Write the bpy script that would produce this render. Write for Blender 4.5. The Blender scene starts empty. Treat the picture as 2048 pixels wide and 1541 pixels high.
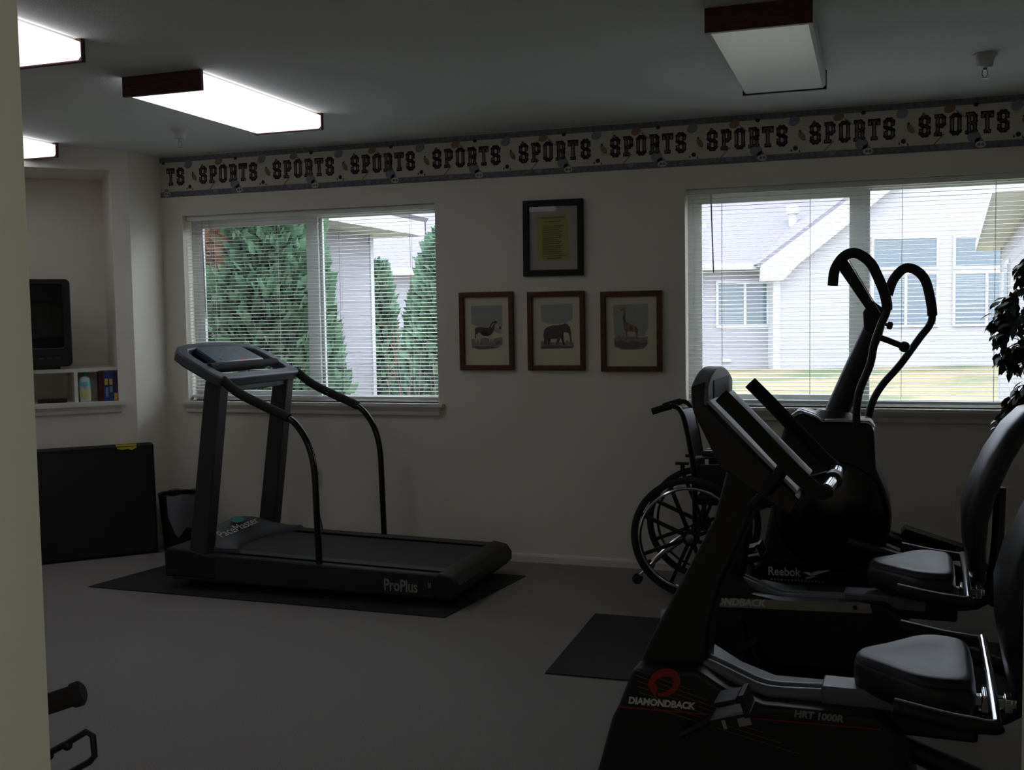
import bpy, bmesh, math, random
from mathutils import Vector as V, Matrix
random.seed(7)
SC = bpy.context.scene
COL = SC.collection
PI = math.pi

# ------------------------------------------------------------------ materials
def lin(c):
    return tuple(((x/255)/12.92 if x/255 <= .04045 else ((x/255+.055)/1.055)**2.4) for x in c)

def mat(name, rgb, rough=.6, metal=0.0, var=0.0, vscale=20.0, bump=0.0, bscale=200.0, spec=.5, coords='Object'):
    m = bpy.data.materials.new(name); m.use_nodes = True
    nt = m.node_tree; b = nt.nodes['Principled BSDF']
    c = lin(rgb)
    b.inputs['Base Color'].default_value = (*c, 1)
    b.inputs['Roughness'].default_value = rough
    b.inputs['Metallic'].default_value = metal
    b.inputs['Specular IOR Level'].default_value = spec
    if var or bump:
        tc = nt.nodes.new('ShaderNodeTexCoord')
    if var:
        n = nt.nodes.new('ShaderNodeTexNoise'); n.inputs['Scale'].default_value = vscale
        n.inputs['Detail'].default_value = 4
        r = nt.nodes.new('ShaderNodeValToRGB')
        r.color_ramp.elements[0].position = .3; r.color_ramp.elements[1].position = .7
        r.color_ramp.elements[0].color = (*[x*(1-var) for x in c], 1)
        r.color_ramp.elements[1].color = (*[min(1, x*(1+var)) for x in c], 1)
        nt.links.new(tc.outputs[coords], n.inputs['Vector'])
        nt.links.new(n.outputs['Fac'], r.inputs['Fac'])
        nt.links.new(r.outputs['Color'], b.inputs['Base Color'])
    if bump:
        n2 = nt.nodes.new('ShaderNodeTexNoise'); n2.inputs['Scale'].default_value = bscale
        n2.inputs['Detail'].default_value = 3
        bp = nt.nodes.new('ShaderNodeBump'); bp.inputs['Strength'].default_value = bump
        bp.inputs['Distance'].default_value = .004
        nt.links.new(tc.outputs[coords], n2.inputs['Vector'])
        nt.links.new(n2.outputs['Fac'], bp.inputs['Height'])
        nt.links.new(bp.outputs['Normal'], b.inputs['Normal'])
    return m

def wood(name, rgb, dark, scale=(1, 1, 1)):
    m = mat(name, rgb, .5)
    nt = m.node_tree; b = nt.nodes['Principled BSDF']
    tc = nt.nodes.new('ShaderNodeTexCoord'); mp = nt.nodes.new('ShaderNodeMapping')
    mp.inputs['Scale'].default_value = scale
    w = nt.nodes.new('ShaderNodeTexNoise'); w.inputs['Scale'].default_value = 30; w.inputs['Detail'].default_value = 6
    r = nt.nodes.new('ShaderNodeValToRGB')
    r.color_ramp.elements[0].color = (*lin(dark), 1); r.color_ramp.elements[1].color = (*lin(rgb), 1)
    r.color_ramp.elements[0].position = .35; r.color_ramp.elements[1].position = .65
    nt.links.new(tc.outputs['Object'], mp.inputs['Vector']); nt.links.new(mp.outputs['Vector'], w.inputs['Vector'])
    nt.links.new(w.outputs['Fac'], r.inputs['Fac']); nt.links.new(r.outputs['Color'], b.inputs['Base Color'])
    return m

def emis(name, rgb, strength, base=(230, 230, 225)):
    m = mat(name, base, .4); b = m.node_tree.nodes['Principled BSDF']
    b.inputs['Emission Color'].default_value = (*lin(rgb), 1); b.inputs['Emission Strength'].default_value = strength
    return m

def glass(name, tint=(1, 1, 1), fac=.07):
    m = bpy.data.materials.new(name); m.use_nodes = True; nt = m.node_tree
    nt.nodes.remove(nt.nodes['Principled BSDF']); out = nt.nodes['Material Output']
    t = nt.nodes.new('ShaderNodeBsdfTransparent'); t.inputs[0].default_value = (*tint, 1)
    g = nt.nodes.new('ShaderNodeBsdfGlossy'); g.inputs['Roughness'].default_value = .03
    mx = nt.nodes.new('ShaderNodeMixShader'); mx.inputs[0].default_value = fac
    nt.links.new(t.outputs[0], mx.inputs[1]); nt.links.new(g.outputs[0], mx.inputs[2]); nt.links.new(mx.outputs[0], out.inputs[0])
    return m

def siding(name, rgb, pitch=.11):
    """lap siding: shadow line of each lap painted into the colour along local Z"""
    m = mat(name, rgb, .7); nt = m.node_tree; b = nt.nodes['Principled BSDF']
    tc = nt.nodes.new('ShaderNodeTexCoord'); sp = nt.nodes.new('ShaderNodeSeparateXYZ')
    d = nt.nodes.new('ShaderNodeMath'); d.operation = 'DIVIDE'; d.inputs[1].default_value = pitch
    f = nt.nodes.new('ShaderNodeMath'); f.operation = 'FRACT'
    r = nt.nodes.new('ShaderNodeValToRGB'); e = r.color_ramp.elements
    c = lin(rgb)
    e[0].position = 0; e[0].color = (*[x*.62 for x in c], 1)  # lap edge darkened to stand for the shadow under each board
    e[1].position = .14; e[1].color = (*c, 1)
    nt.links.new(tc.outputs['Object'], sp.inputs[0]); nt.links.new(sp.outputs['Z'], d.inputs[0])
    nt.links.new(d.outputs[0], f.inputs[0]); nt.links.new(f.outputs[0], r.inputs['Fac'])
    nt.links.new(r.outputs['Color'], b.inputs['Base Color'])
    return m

M = {}
M['wall'] = mat('wall_paint', (234, 228, 216), .85, bump=.25, bscale=120)
M['wallL'] = M['wall']
M['ceil'] = mat('ceiling_paint', (206, 208, 203), .9, bump=.5, bscale=160)
M['trim'] = mat('trim_paint', (228, 224, 214), .55)
M['jamb'] = mat('jamb_paint', (204, 206, 192), .6)
M['carpet'] = mat('grey_carpet', (152, 148, 146), .98, var=.28, vscale=300, bump=.7, bscale=500, spec=.1)
M['white'] = mat('white_vinyl', (198, 199, 197), .4)
M['slat'] = mat('blind_slat', (232, 234, 232), .45)
M['cord'] = mat('blind_cord', (200, 200, 195), .8)
M['glass'] = glass('window_glass', (.98, .99, 1), .05)
M['pglass'] = glass('picture_glass', (1, 1, 1), .025)
M['lens_on'] = emis('lit_lens', (246, 244, 255), 1.5)
M['tube_on'] = emis('lit_tube', (250, 248, 255), 4)
M['lens_off'] = mat('acrylic_lens', (222, 226, 224), .25)
M['lightwood'] = wood('stained_oak', (92, 52, 28), (54, 28, 14), (1, 8, 8))
M['frame_wood'] = wood('frame_oak', (104, 62, 32), (62, 34, 16), (6, 6, 1))
M['frame_black'] = mat('black_frame', (12, 10, 10), .6)
M['matboard'] = mat('cream_matboard', (214, 208, 180), .9)
M['matgrey'] = mat('grey_matboard', (178, 172, 162), .9)
M['black'] = mat('black_plastic', (13, 13, 15), .45, bump=.2, bscale=600)
M['blackgloss'] = mat('gloss_black', (12, 12, 14), .15)
M['dark'] = mat('charcoal_plastic', (52, 53, 58), .5, bump=.15, bscale=700)
M['tread_frame'] = mat('charcoal_steel', (46, 46, 48), .45)
M['rail_shaded'] = mat('rail_shaded', (30, 29, 30), .5)  # frame steel darkened: shade on the side skirts is painted into this colour
M['console'] = mat('console_grey', (74, 78, 88), .45)
M['display'] = mat('console_panel', (66, 72, 98), .3)
M['foam'] = mat('black_foam', (40, 38, 38), .9, bump=.4, bscale=900)
M['belt'] = mat('tread_belt', (58, 57, 60), .7, var=.15, vscale=300)
M['hood'] = mat('hood_grey', (84, 86, 92), .5, bump=.2, bscale=700)
M['rubber'] = mat('rubber_mat', (44, 42, 43), .85, var=.25, vscale=400, bump=.5, bscale=300)
M['chrome'] = mat('chrome', (225, 228, 232), .12, metal=1)
M['steel'] = mat('brushed_steel', (150, 152, 158), .35, metal=1)
M['silver'] = mat('silver_paint', (168, 172, 180), .4)
M['silverdark'] = mat('dark_silver_paint', (112, 116, 126), .42)
M['vinyl'] = mat('black_vinyl', (34, 34, 40), .32, bump=.2, bscale=350)
M['seatv'] = mat('seat_vinyl', (46, 45, 60), .46, bump=.15, bscale=350, spec=.34)
M['letter_light'] = mat('light_lettering', (208, 205, 195), .6)
M['letter_dim'] = mat('grey_lettering', (140, 140, 134), .6)
M['logo_red'] = mat('red_logo', (140, 40, 28), .5)
M['stripe_gold'] = mat('gold_pinstripe', (120, 92, 50), .5)
M['teal'] = mat('teal_logo', (32, 150, 150), .5)
M['beige'] = mat('beige_strip', (150, 144, 130), .55)
M['orange'] = mat('red_key', (190, 70, 50), .5)
M['tv'] = mat('tv_case', (14, 14, 15), .4)
M['screen'] = mat('tv_screen', (8, 9, 12), .04, spec=.9)
M['gym'] = mat('black_mat_vinyl', (14, 13, 14), .5, bump=.35, bscale=18)
M['yellow'] = mat('yellow_paper', (206, 196, 60), .8)
M['bag'] = mat('bin_liner', (120, 120, 128), .25)
M['gel'] = mat('blue_gel', (120, 190, 205), .2)
M['bottle'] = mat('clear_bottle', (190, 205, 205), .2)
M['cap'] = mat('teal_cap', (20, 120, 140), .4)
M['label'] = mat('cream_label', (205, 200, 140), .7)
M['vhs_red'] = mat('red_black_sleeve', (70, 20, 24), .5, var=.8, vscale=40)
M['vhs_blue'] = mat('blue_sleeve', (40, 66, 128), .5)
M['vhs_purple'] = mat('purple_sleeve', (54, 34, 74), .5)
M['vhs_y'] = mat('yellow_print', (206, 176, 70), .6)
M['vhs_l'] = mat('pale_print', (120, 140, 185), .6)
M['leaf'] = mat('ficus_leaf', (44, 60, 38), .4, var=.3, vscale=8)
M['bark'] = mat('bark', (84, 66, 50), .9, var=.3, vscale=30)
M['pot'] = mat('wicker_pot', (110, 80, 50), .8, var=.3, vscale=60)
M['soil'] = mat('soil', (50, 38, 30), .95)
M['arb'] = mat('arborvitae_green', (92, 126, 98), .75, var=.5, vscale=6)
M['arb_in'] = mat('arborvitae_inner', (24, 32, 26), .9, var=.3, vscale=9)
M['brown'] = mat('dead_foliage', (128, 96, 78), .9, var=.3, vscale=12)
M['twig'] = mat('red_twig', (128, 96, 96), .9)
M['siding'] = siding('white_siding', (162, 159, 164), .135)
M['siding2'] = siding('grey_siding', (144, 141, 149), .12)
M['roof'] = mat('grey_shingles', (118, 113, 122), .9, var=.1, vscale=14)
M['fascia'] = mat('white_fascia', (184, 184, 186), .6)
M['soffit'] = mat('soffit_panel', (205, 204, 200), .7)
M['winblue'] = mat('house_glass', (90, 102, 112), .15)
M['winslat'] = mat('house_shades', (134, 140, 146), .6)
M['found'] = mat('foundation', (150, 146, 150), .9)
M['vent'] = mat('vent_metal', (190, 190, 196), .5)
# lawn: straw with green patches
def lawn_mat():
    m = mat('lawn_grass', (205, 192, 150), .95, spec=.1); nt = m.node_tree; b = nt.nodes['Principled BSDF']
    tc = nt.nodes.new('ShaderNodeTexCoord'); n = nt.nodes.new('ShaderNodeTexNoise'); n.inputs['Scale'].default_value = .45; n.inputs['Detail'].default_value = 8
    r = nt.nodes.new('ShaderNodeValToRGB'); e = r.color_ramp.elements
    e[0].position = .40; e[0].color = (*lin((98, 106, 78)), 1); e[1].position = .56; e[1].color = (*lin((140, 127, 99)), 1)
    nt.links.new(tc.outputs['Object'], n.inputs['Vector']); nt.links.new(n.outputs['Fac'], r.inputs['Fac']); nt.links.new(r.outputs['Color'], b.inputs['Base Color'])
    return m
M['lawn'] = lawn_mat()
M['b_paper'] = mat('border_paper', (208, 202, 188), .9)
M['b_band'] = mat('border_band', (118, 118, 126), .9, var=.3, vscale=60)
M['b_dark'] = mat('border_letter_edge', (64, 56, 60), .9)
M['b_mid'] = mat('border_letter_fill', (130, 118, 120), .9, var=.3, vscale=30)
M['b_brown'] = mat('border_football', (150, 126, 100), .9)
M['b_blue'] = mat('border_helmet', (142, 144, 156), .9)
M['p_sky'] = mat('print_sky', (166, 170, 162), .9, var=.06, vscale=40)
M['p_ground'] = mat('print_ground', (142, 140, 126), .9, var=.22, vscale=70)
M['p_shade'] = mat('print_shade', (104, 102, 94), .9, var=.2, vscale=90)
M['p_brown'] = mat('print_brown', (96, 80, 68), .9, var=.2, vscale=90)
M['p_grey'] = mat('print_grey', (92, 86, 82), .9, var=.15, vscale=70)
M['p_gir'] = mat('print_tan', (142, 112, 88), .9, var=.25, vscale=120)
M['p_pale'] = mat('print_pale', (196, 190, 170), .9)
M['p_dark'] = mat('print_dark', (56, 50, 48), .9)
M['green_sheet'] = mat('yellow_green_sheet', (168, 170, 104), .9)
M['ink'] = mat('faded_ink', (118, 122, 72), .9)
M['plate'] = mat('outlet_plate', (215, 210, 196), .4)

# ------------------------------------------------------------------ mesh builder
class MB:
    def __init__(s): s.v = []; s.f = []; s.m = []; s.mats = []; s.cur = 0
    def use(s, m):
        if m not in s.mats: s.mats.append(m)
        s.cur = s.mats.index(m); return s
    def add(s, vs, fs):
        o = len(s.v); s.v += [V(v) for v in vs]
        for f in fs: s.f.append([i+o for i in f]); s.m.append(s.cur)
        return s
    def box(s, x0, x1, y0, y1, z0, z1):
        return s.add([(x0,y0,z0),(x1,y0,z0),(x1,y1,z0),(x0,y1,z0),(x0,y0,z1),(x1,y0,z1),(x1,y1,z1),(x0,y1,z1)],
                     [(3,2,1,0),(4,5,6,7),(0,1,5,4),(1,2,6,5),(2,3,7,6),(3,0,4,7)])
    def obox(s, c, ux, uy, uz, hx, hy, hz):
        c, ux, uy, uz = V(c), V(ux).normalized(), V(uy).normalized(), V(uz).normalized()
        vs = [c+ux*hx*a+uy*hy*b+uz*hz*d for d in (-1,1) for a,b in ((-1,-1),(1,-1),(1,1),(-1,1))]
        return s.add(vs, [(3,2,1,0),(4,5,6,7),(0,1,5,4),(1,2,6,5),(2,3,7,6),(3,0,4,7)])
    def prism(s, poly, y0, y1, o=(0,0,0), U=(1,0,0), W=(0,0,1), N=(0,1,0)):
        """polygon (u,w) extruded along N from y0 to y1"""
        o, U, W, N = V(o), V(U), V(W), V(N); n = len(poly)
        a = [o+U*p[0]+W*p[1]+N*y0 for p in poly]; b = [o+U*p[0]+W*p[1]+N*y1 for p in poly]
        return s.add(a+b, [tuple(range(n)), tuple(range(2*n-1, n-1, -1))]+[(i, i+n, (i+1)%n+n, (i+1)%n) for i in range(n)])
    def flat(s, poly, o, U, W):
        o, U, W = V(o), V(U), V(W)
        return s.add([o+U*p[0]+W*p[1] for p in poly], [tuple(range(len(poly)))])
    def ring(s, outer, inner, d0, d1, o, U, W, N):
        o, U, W, N = V(o), V(U), V(W), V(N); n = len(outer)
        P = lambda p, d: o+U*p[0]+W*p[1]+N*d
        vs = [P(p, d0) for p in outer]+[P(p, d0) for p in inner]+[P(p, d1) for p in outer]+[P(p, d1) for p in inner]
        fs = []
        for i in range(n):
            j = (i+1)%n
            fs += [(i, j, n+j, n+i), (2*n+i, 3*n+i, 3*n+j, 2*n+j), (i, 2*n+i, 2*n+j, j), (n+i, n+j, 3*n+j, 3*n+i)]
        return s.add(vs, fs)
    def tube(s, pts, r, seg=12, closed=False, caps=True):
        pts = [V(p) for p in pts]; n = len(pts); rr = r if isinstance(r, (list, tuple)) else [r]*n
        T = []
        for i in range(n):
            if closed: t = pts[(i+1)%n]-pts[i-1]
            else: t = pts[min(i+1, n-1)]-pts[max(i-1, 0)]
            T.append(t.normalized())
        up = V((0,0,1)) if abs(T[0].z) < .9 else V((1,0,0))
        a = T[0].cross(up).normalized(); vs = []
        for i in range(n):
            a = (a-T[i]*a.dot(T[i])).normalized(); b = T[i].cross(a)
            for k in range(seg):
                g = 2*PI*k/seg; vs.append(pts[i]+(a*math.cos(g)+b*math.sin(g))*rr[i])
        fs = []
        for i in range(n if closed else n-1):
            j = (i+1)%n
            for k in range(seg): l = (k+1)%seg; fs.append((i*seg+k, i*seg+l, j*seg+l, j*seg+k))
        if not closed and caps: fs += [tuple(range(seg-1, -1, -1)), tuple((n-1)*seg+k for k in range(seg))]
        return s.add(vs, fs)
    def lathe(s, prof, c=(0,0,0), ax=(0,0,1), seg=24):
        """profile (r,h) revolved about axis"""
        c, ax = V(c), V(ax).normalized(); up = V((1,0,0)) if abs(ax.x) < .9 else V((0,1,0))
        a = ax.cross(up).normalized(); b = ax.cross(a); vs = []
        for r, h in prof:
            for k in range(seg):
                g = 2*PI*k/seg; vs.append(c+ax*h+(a*math.cos(g)+b*math.sin(g))*max(r, 1e-5))
        fs = []
        for i in range(len(prof)-1):
            for k in range(seg): l = (k+1)%seg; fs.append((i*seg+k, i*seg+l, (i+1)*seg+l, (i+1)*seg+k))
        fs += [tuple(range(seg-1, -1, -1)), tuple((len(prof)-1)*seg+k for k in range(seg))]
        return s.add(vs, fs)
    def cyl(s, a, b, r, seg=16): return s.tube([a, b], r, seg)
    def ball(s, c, r, sx=1, sy=1, sz=1, n=10, m=16):
        c = V(c); vs = []
        for i in range(n+1):
            p = PI*i/n
            for k in range(m): g = 2*PI*k/m; vs.append(c+V((r*sx*math.sin(p)*math.cos(g), r*sy*math.sin(p)*math.sin(g), r*sz*math.cos(p))))
        return s.add(vs, [(i*m+k, (i+1)*m+k, (i+1)*m+(k+1)%m, i*m+(k+1)%m) for i in range(n) for k in range(m)])
    def loft(s, secs, closed_ends=True):
        n = len(secs[0]); vs = [p for q in secs for p in q]; fs = []
        for i in range(len(secs)-1):
            for k in range(n): l = (k+1)%n; fs.append((i*n+k, i*n+l, (i+1)*n+l, (i+1)*n+k))
        if closed_ends: fs += [tuple(range(n-1, -1, -1)), tuple((len(secs)-1)*n+k for k in range(n))]
        return s.add(vs, fs)

def obj(name, mb, m=None, parent=None, bevel=0, smooth=True, world=True, recalc=True, angle=35):
    """link the builder as ONE mesh object; coordinates are world unless world=False (then local to the parent)"""
    me = bpy.data.meshes.new(name)
    vs = mb.v
    if parent is not None and world:
        inv = parent['_m'] if False else PMAT[parent.name].inverted(); vs = [inv @ v for v in vs]
    me.from_pydata([tuple(v) for v in vs], [], mb.f)
    mats = mb.mats or ([m] if m else [])
    for x in mats: me.materials.append(x)
    if mb.mats:
        for p, i in zip(me.polygons, mb.m): p.material_index = i
    if recalc:
        bm = bmesh.new(); bm.from_mesh(me); bmesh.ops.recalc_face_normals(bm, faces=bm.faces); bm.to_mesh(me); bm.free()
    if smooth:
        for p in me.polygons: p.use_smooth = True
        me.set_sharp_from_angle(angle=math.radians(angle))
    o = bpy.data.objects.new(name, me); COL.objects.link(o)
    if parent is not None:
        o.parent = parent; PMAT[o.name] = PMAT[parent.name].copy()
    else: PMAT[o.name] = Matrix.Identity(4)
    if bevel:
        b = o.modifiers.new('bevel', 'BEVEL'); b.width = bevel; b.segments = 3; b.limit_method = 'ANGLE'; b.angle_limit = math.radians(40)
        b.harden_normals = False
    return o
PMAT = {}
def tag(o, label=None, cat=None, group=None, kind=None):
    if label: o['label'] = label
    if cat: o['category'] = cat
    if group: o['group'] = group
    if kind: o['kind'] = kind
    return o
def thing(name, label, cat, loc=(0,0,0), rz=0, group=None, kind=None):
    o = bpy.data.objects.new(name, None); COL.objects.link(o); o.location = loc; o.rotation_euler = (0,0,rz); o.empty_display_size = .1
    PMAT[o.name] = Matrix.Translation(V(loc)) @ Matrix.Rotation(rz, 4, 'Z')
    return tag(o, label, cat, group, kind)
def struct(name, mb, m=None, **k):
    o = obj(name, mb, m, smooth=k.pop('smooth', False), **k)
    if o.parent is None: o['kind'] = 'structure'
    return o
def copy_tree(o, loc, rz=None, label=None):
    r = o.copy(); COL.objects.link(r); r.location = loc
    if rz is not None: r.rotation_euler = (0,0,rz)
    if label: r['label'] = label
    for ch in list(o.children):
        c = ch.copy(); COL.objects.link(c); c.parent = r
        for g in list(ch.children):
            d = g.copy(); COL.objects.link(d); d.parent = c
    return r
def text(name, body, size, m, parent, o, U, W, bold=0.0, world=True, extrude=.0006, sx=1.0, shear=0.0, spacing=1.0):
    """flat lettering: starts at o, runs along U, upright along W"""
    cu = bpy.data.curves.new('t', 'FONT'); cu.body = body; cu.size = size; cu.offset = bold; cu.extrude = extrude; cu.resolution_u = 3
    cu.shear = shear; cu.space_character = spacing
    t = bpy.data.objects.new('t', cu); COL.objects.link(t)
    dg = bpy.context.evaluated_depsgraph_get(); dg.update()
    me = bpy.data.meshes.new_from_object(t.evaluated_get(dg)); bpy.data.objects.remove(t); bpy.data.curves.remove(cu)
    o, U, W = V(o), V(U).normalized(), V(W).normalized(); N = U.cross(W)
    b = MB(); b.v = [o+U*v.co.x*sx+W*v.co.y+N*v.co.z for v in me.vertices]; b.f = [tuple(p.vertices) for p in me.polygons]; b.m = [0]*len(b.f)
    bpy.data.meshes.remove(me)
    return obj(name, b, m, parent, smooth=False, world=world)
def smoothpath(pts, n=4):
    """Catmull-Rom through points"""
    P = [V(p) for p in pts]; out = []
    for i in range(len(P)-1):
        p0, p1, p2, p3 = P[max(i-1,0)], P[i], P[i+1], P[min(i+2, len(P)-1)]
        for k in range(n):
            t = k/n
            out.append(.5*((2*p1)+(-p0+p2)*t+(2*p0-5*p1+4*p2-p3)*t*t+(-p0+3*p1-3*p2+p3)*t**3))
    return out+[P[-1]]
def ell(cx, cy, rx, ry, n=24, rot=0):
    return [(cx+rx*math.cos(2*PI*k/n)*math.cos(rot)-ry*math.sin(2*PI*k/n)*math.sin(rot), cy+rx*math.cos(2*PI*k/n)*math.sin(rot)+ry*math.sin(2*PI*k/n)*math.cos(rot)) for k in range(n)]
def rrect(x0, x1, y0, y1, r, n=5):
    out = []
    for cx, cy, a in ((x1-r, y0+r, -PI/2), (x1-r, y1-r, 0), (x0+r, y1-r, PI/2), (x0+r, y0+r, PI)):
        for k in range(n+1): g = a+PI/2*k/n; out.append((cx+r*math.cos(g), cy+r*math.sin(g)))
    return out

# ------------------------------------------------------------------ the room
CH = 2.44; XL = -4.271; XR = 1.75; YF = -4.88; CY = -.31   # ceiling, left wall, right wall, front wall, convex corner
W1 = (-4.118, -2.404); W2 = (-.96, .78); WZ = (.905, 2.068)
DX = (-.831, .111)                                              # doorway the camera looks through
struct('floor', MB().box(-7.2, 3, -7.2, .16, -.1, 0), M['carpet'])
struct('ceiling', MB().box(-7.2, 3, -7.2, .16, CH, CH+.1), M['ceil'])
b = MB()
for x0, x1, z0, z1 in ((XL-.1, W1[0], 0, CH), (W1[1], W2[0], 0, CH), (W2[1], XR+.1, 0, CH), (W1[0], W1[1], 0, WZ[0]), (W1[0], W1[1], WZ[1], CH), (W2[0], W2[1], 0, WZ[0]), (W2[0], W2[1], WZ[1], CH)):
    b.box(x0, x1, 0, .16, z0, z1)
struct('wall_back', b, M['wall'])
struct('wall_left', MB().prism([(XL, 0), (XL, CY), (XL-.09, CY+.06), (XL-.09, 0)], 0, CH, (0,0,0), (1,0,0), (0,1,0), (0,0,1)), M['wall'])
struct('wall_right', MB().box(XR, XR+.1, -7.2, 0, 0, CH), M['wall'])
# angled corner wall with the television niche: s runs along the wall, t into it
P0 = V((XL, CY, 0)); SD = V((-math.sqrt(.5), -math.sqrt(.5), 0)); TD = V((-math.sqrt(.5), math.sqrt(.5), 0))
S0, S1, SE, ZL, ZN = .103, 1.32, 1.62, .908, 2.318
def nb(mb, s0, s1, t0, t1, z0, z1):
    c = P0+SD*(s0+s1)/2+TD*(t0+t1)/2+V((0,0,(z0+z1)/2))
    return mb.obox(c, SD, TD, (0,0,1), (s1-s0)/2, (t1-t0)/2, (z1-z0)/2)
b = MB()
b.prism([(0, 0), (S0, 0), (S0, .102), (.085, .085)], 0, CH, P0, SD, TD, (0,0,1))
nb(b, S0, S1, 0, .1, 0, ZL); nb(b, S0, S1, 0, .1, ZN, CH); nb(b, S1, SE, 0, .1, 0, CH)
nb(b, S0-.02, S0, .1, .52, ZL-.1, ZN+.1); nb(b, S1, S1+.05, .1, .55, ZL-.1, ZN+.1); nb(b, S0-.02, S1+.05, .52, .57, ZL-.1, ZN+.1)
nb(b, S0, S1, .1, .52, ZN, ZN+.05); nb(b, S0, S1, .1, .52, ZL-.05, ZL)
struct('wall_corner', b, M['wall'])
E1 = P0+SD*SE
struct('wall_side', MB().box(E1.x-.1, E1.x, -7.2, E1.y, 0, CH), M['wall'])
b = MB(); b.box(E1.x, DX[0]-.021, YF-.12, YF, 0, CH); b.box(DX[1]+.021, XR, YF-.12, YF, 0, CH); b.box(DX[0]-.02, DX[1]+.02, YF-.12, YF, 2.081, CH)
struct('wall_front', b, M['wall'])
b = MB(); b.box(DX[0]-.02, DX[0], YF-.125, YF+.004, 0, 2.08)
struct('trim_1', b, M['jamb']); struct('trim_2', MB().box(DX[1], DX[1]+.02, YF-.125, YF+.004, 0, 2.08), M['jamb'])
b = MB(); b.box(-2.2, -2.1, -7.1, YF-.12, 0, CH); struct('wall_hall_left', b, M['wall'])
struct('wall_hall_right', MB().box(1.2, 1.3, -7.1, YF-.12, 0, CH), M['wall'])
struct('wall_hall_back', MB().box(-2.2, 1.3, -7.1, -7.0, 0, CH), M['wall'])
# baseboards
bp = [(0, 0), (-.014, 0), (-.014, .036), (-.009, .046), (0, .049)]
struct('baseboard_back', MB().prism(bp, XL, XR, (0,0,0), (0,1,0), (0,0,1), (1,0,0)), M['trim'])
struct('baseboard_left', MB().prism([(-p[0], p[1]) for p in bp], CY, -.014, (XL,0,0), (1,0,0), (0,0,1), (0,1,0)), M['trim'])
struct('baseboard_corner', MB().prism(bp, .004, SE, P0, TD, (0,0,1), SD), M['trim'])
struct('baseboard_right', MB().prism(bp, YF, -.014, (XR,0,0), (1,0,0), (0,0,1), (0,1,0)), M['trim'])

# windows
def window(n, x0, x1, stile):
    z0, z1 = WZ; w = MB()
    yo, yi = .155, .095
    for a in ((x0, x0+.03, z0, z1), (x1-.03, x1, z0, z1), (x0+.03, x1-.03, z0, z0+.022), (x0+.03, x1-.03, z1-.035, z1)): w.box(a[0], a[1], yi, yo, a[2], a[3])
    root = struct('window_%d' % n, w, M['white'])
    f = MB()   # sliding sash on the left, nearer the room
    sx = stile+.04
    for a in ((x0+.03, x0+.075, z0+.022, z1-.035), (stile-.04, sx, z0+.022, z1-.035), (x0+.075, stile-.04, z0+.022, z0+.058), (x0+.075, stile-.04, z1-.075, z1-.035)): f.box(a[0], a[1], .10, .122, a[2], a[3])
    s = obj('sash', f, M['white'], root, smooth=False)
    obj('glass_pane', MB().box(x0+.075, stile-.04, .109, .113, z0+.058, z1-.075), M['glass'], s, smooth=False)
    f = MB()
    for a in ((stile-.03, stile+.055, z0+.022, z1-.035), (stile+.055, x1-.03, z0+.022, z0+.034), (stile+.055, x1-.03, z1-.045, z1-.035)): f.box(a[0], a[1], .126, .15, a[2], a[3])
    f.box(stile+.055, stile+.062, .118, .126, z0+.03, z1-.04)
    s = obj('fixed_sash', f, M['white'], root, smooth=False)
    obj('glass_pane', MB().box(stile+.055, x1-.03, .136, .14, z0+.034, z1-.045), M['glass'], s, smooth=False)
    # stool and apron
    s = MB().box(x0-.035, x1+.04, -.045, .0, z0-.022, z0-.0005); s.box(x0, x1, 0, .095, z0-.022, z0)
    obj('window_sill', s, M['trim'], root, bevel=.004)
    ap = [(0, 0), (-.022, .01), (-.026, .03), (-.04, .052), (-.04, .056), (0, .056)]
    obj('sill_apron', MB().prism(ap, x0-.005, x1+.012, (0, 0, z0-.078), (0,1,0), (0,0,1), (1,0,0)), M['trim'], root, smooth=False)
window(1, W1[0], W1[1], -3.262); window(2, W2[0], W2[1], -.082)

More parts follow.
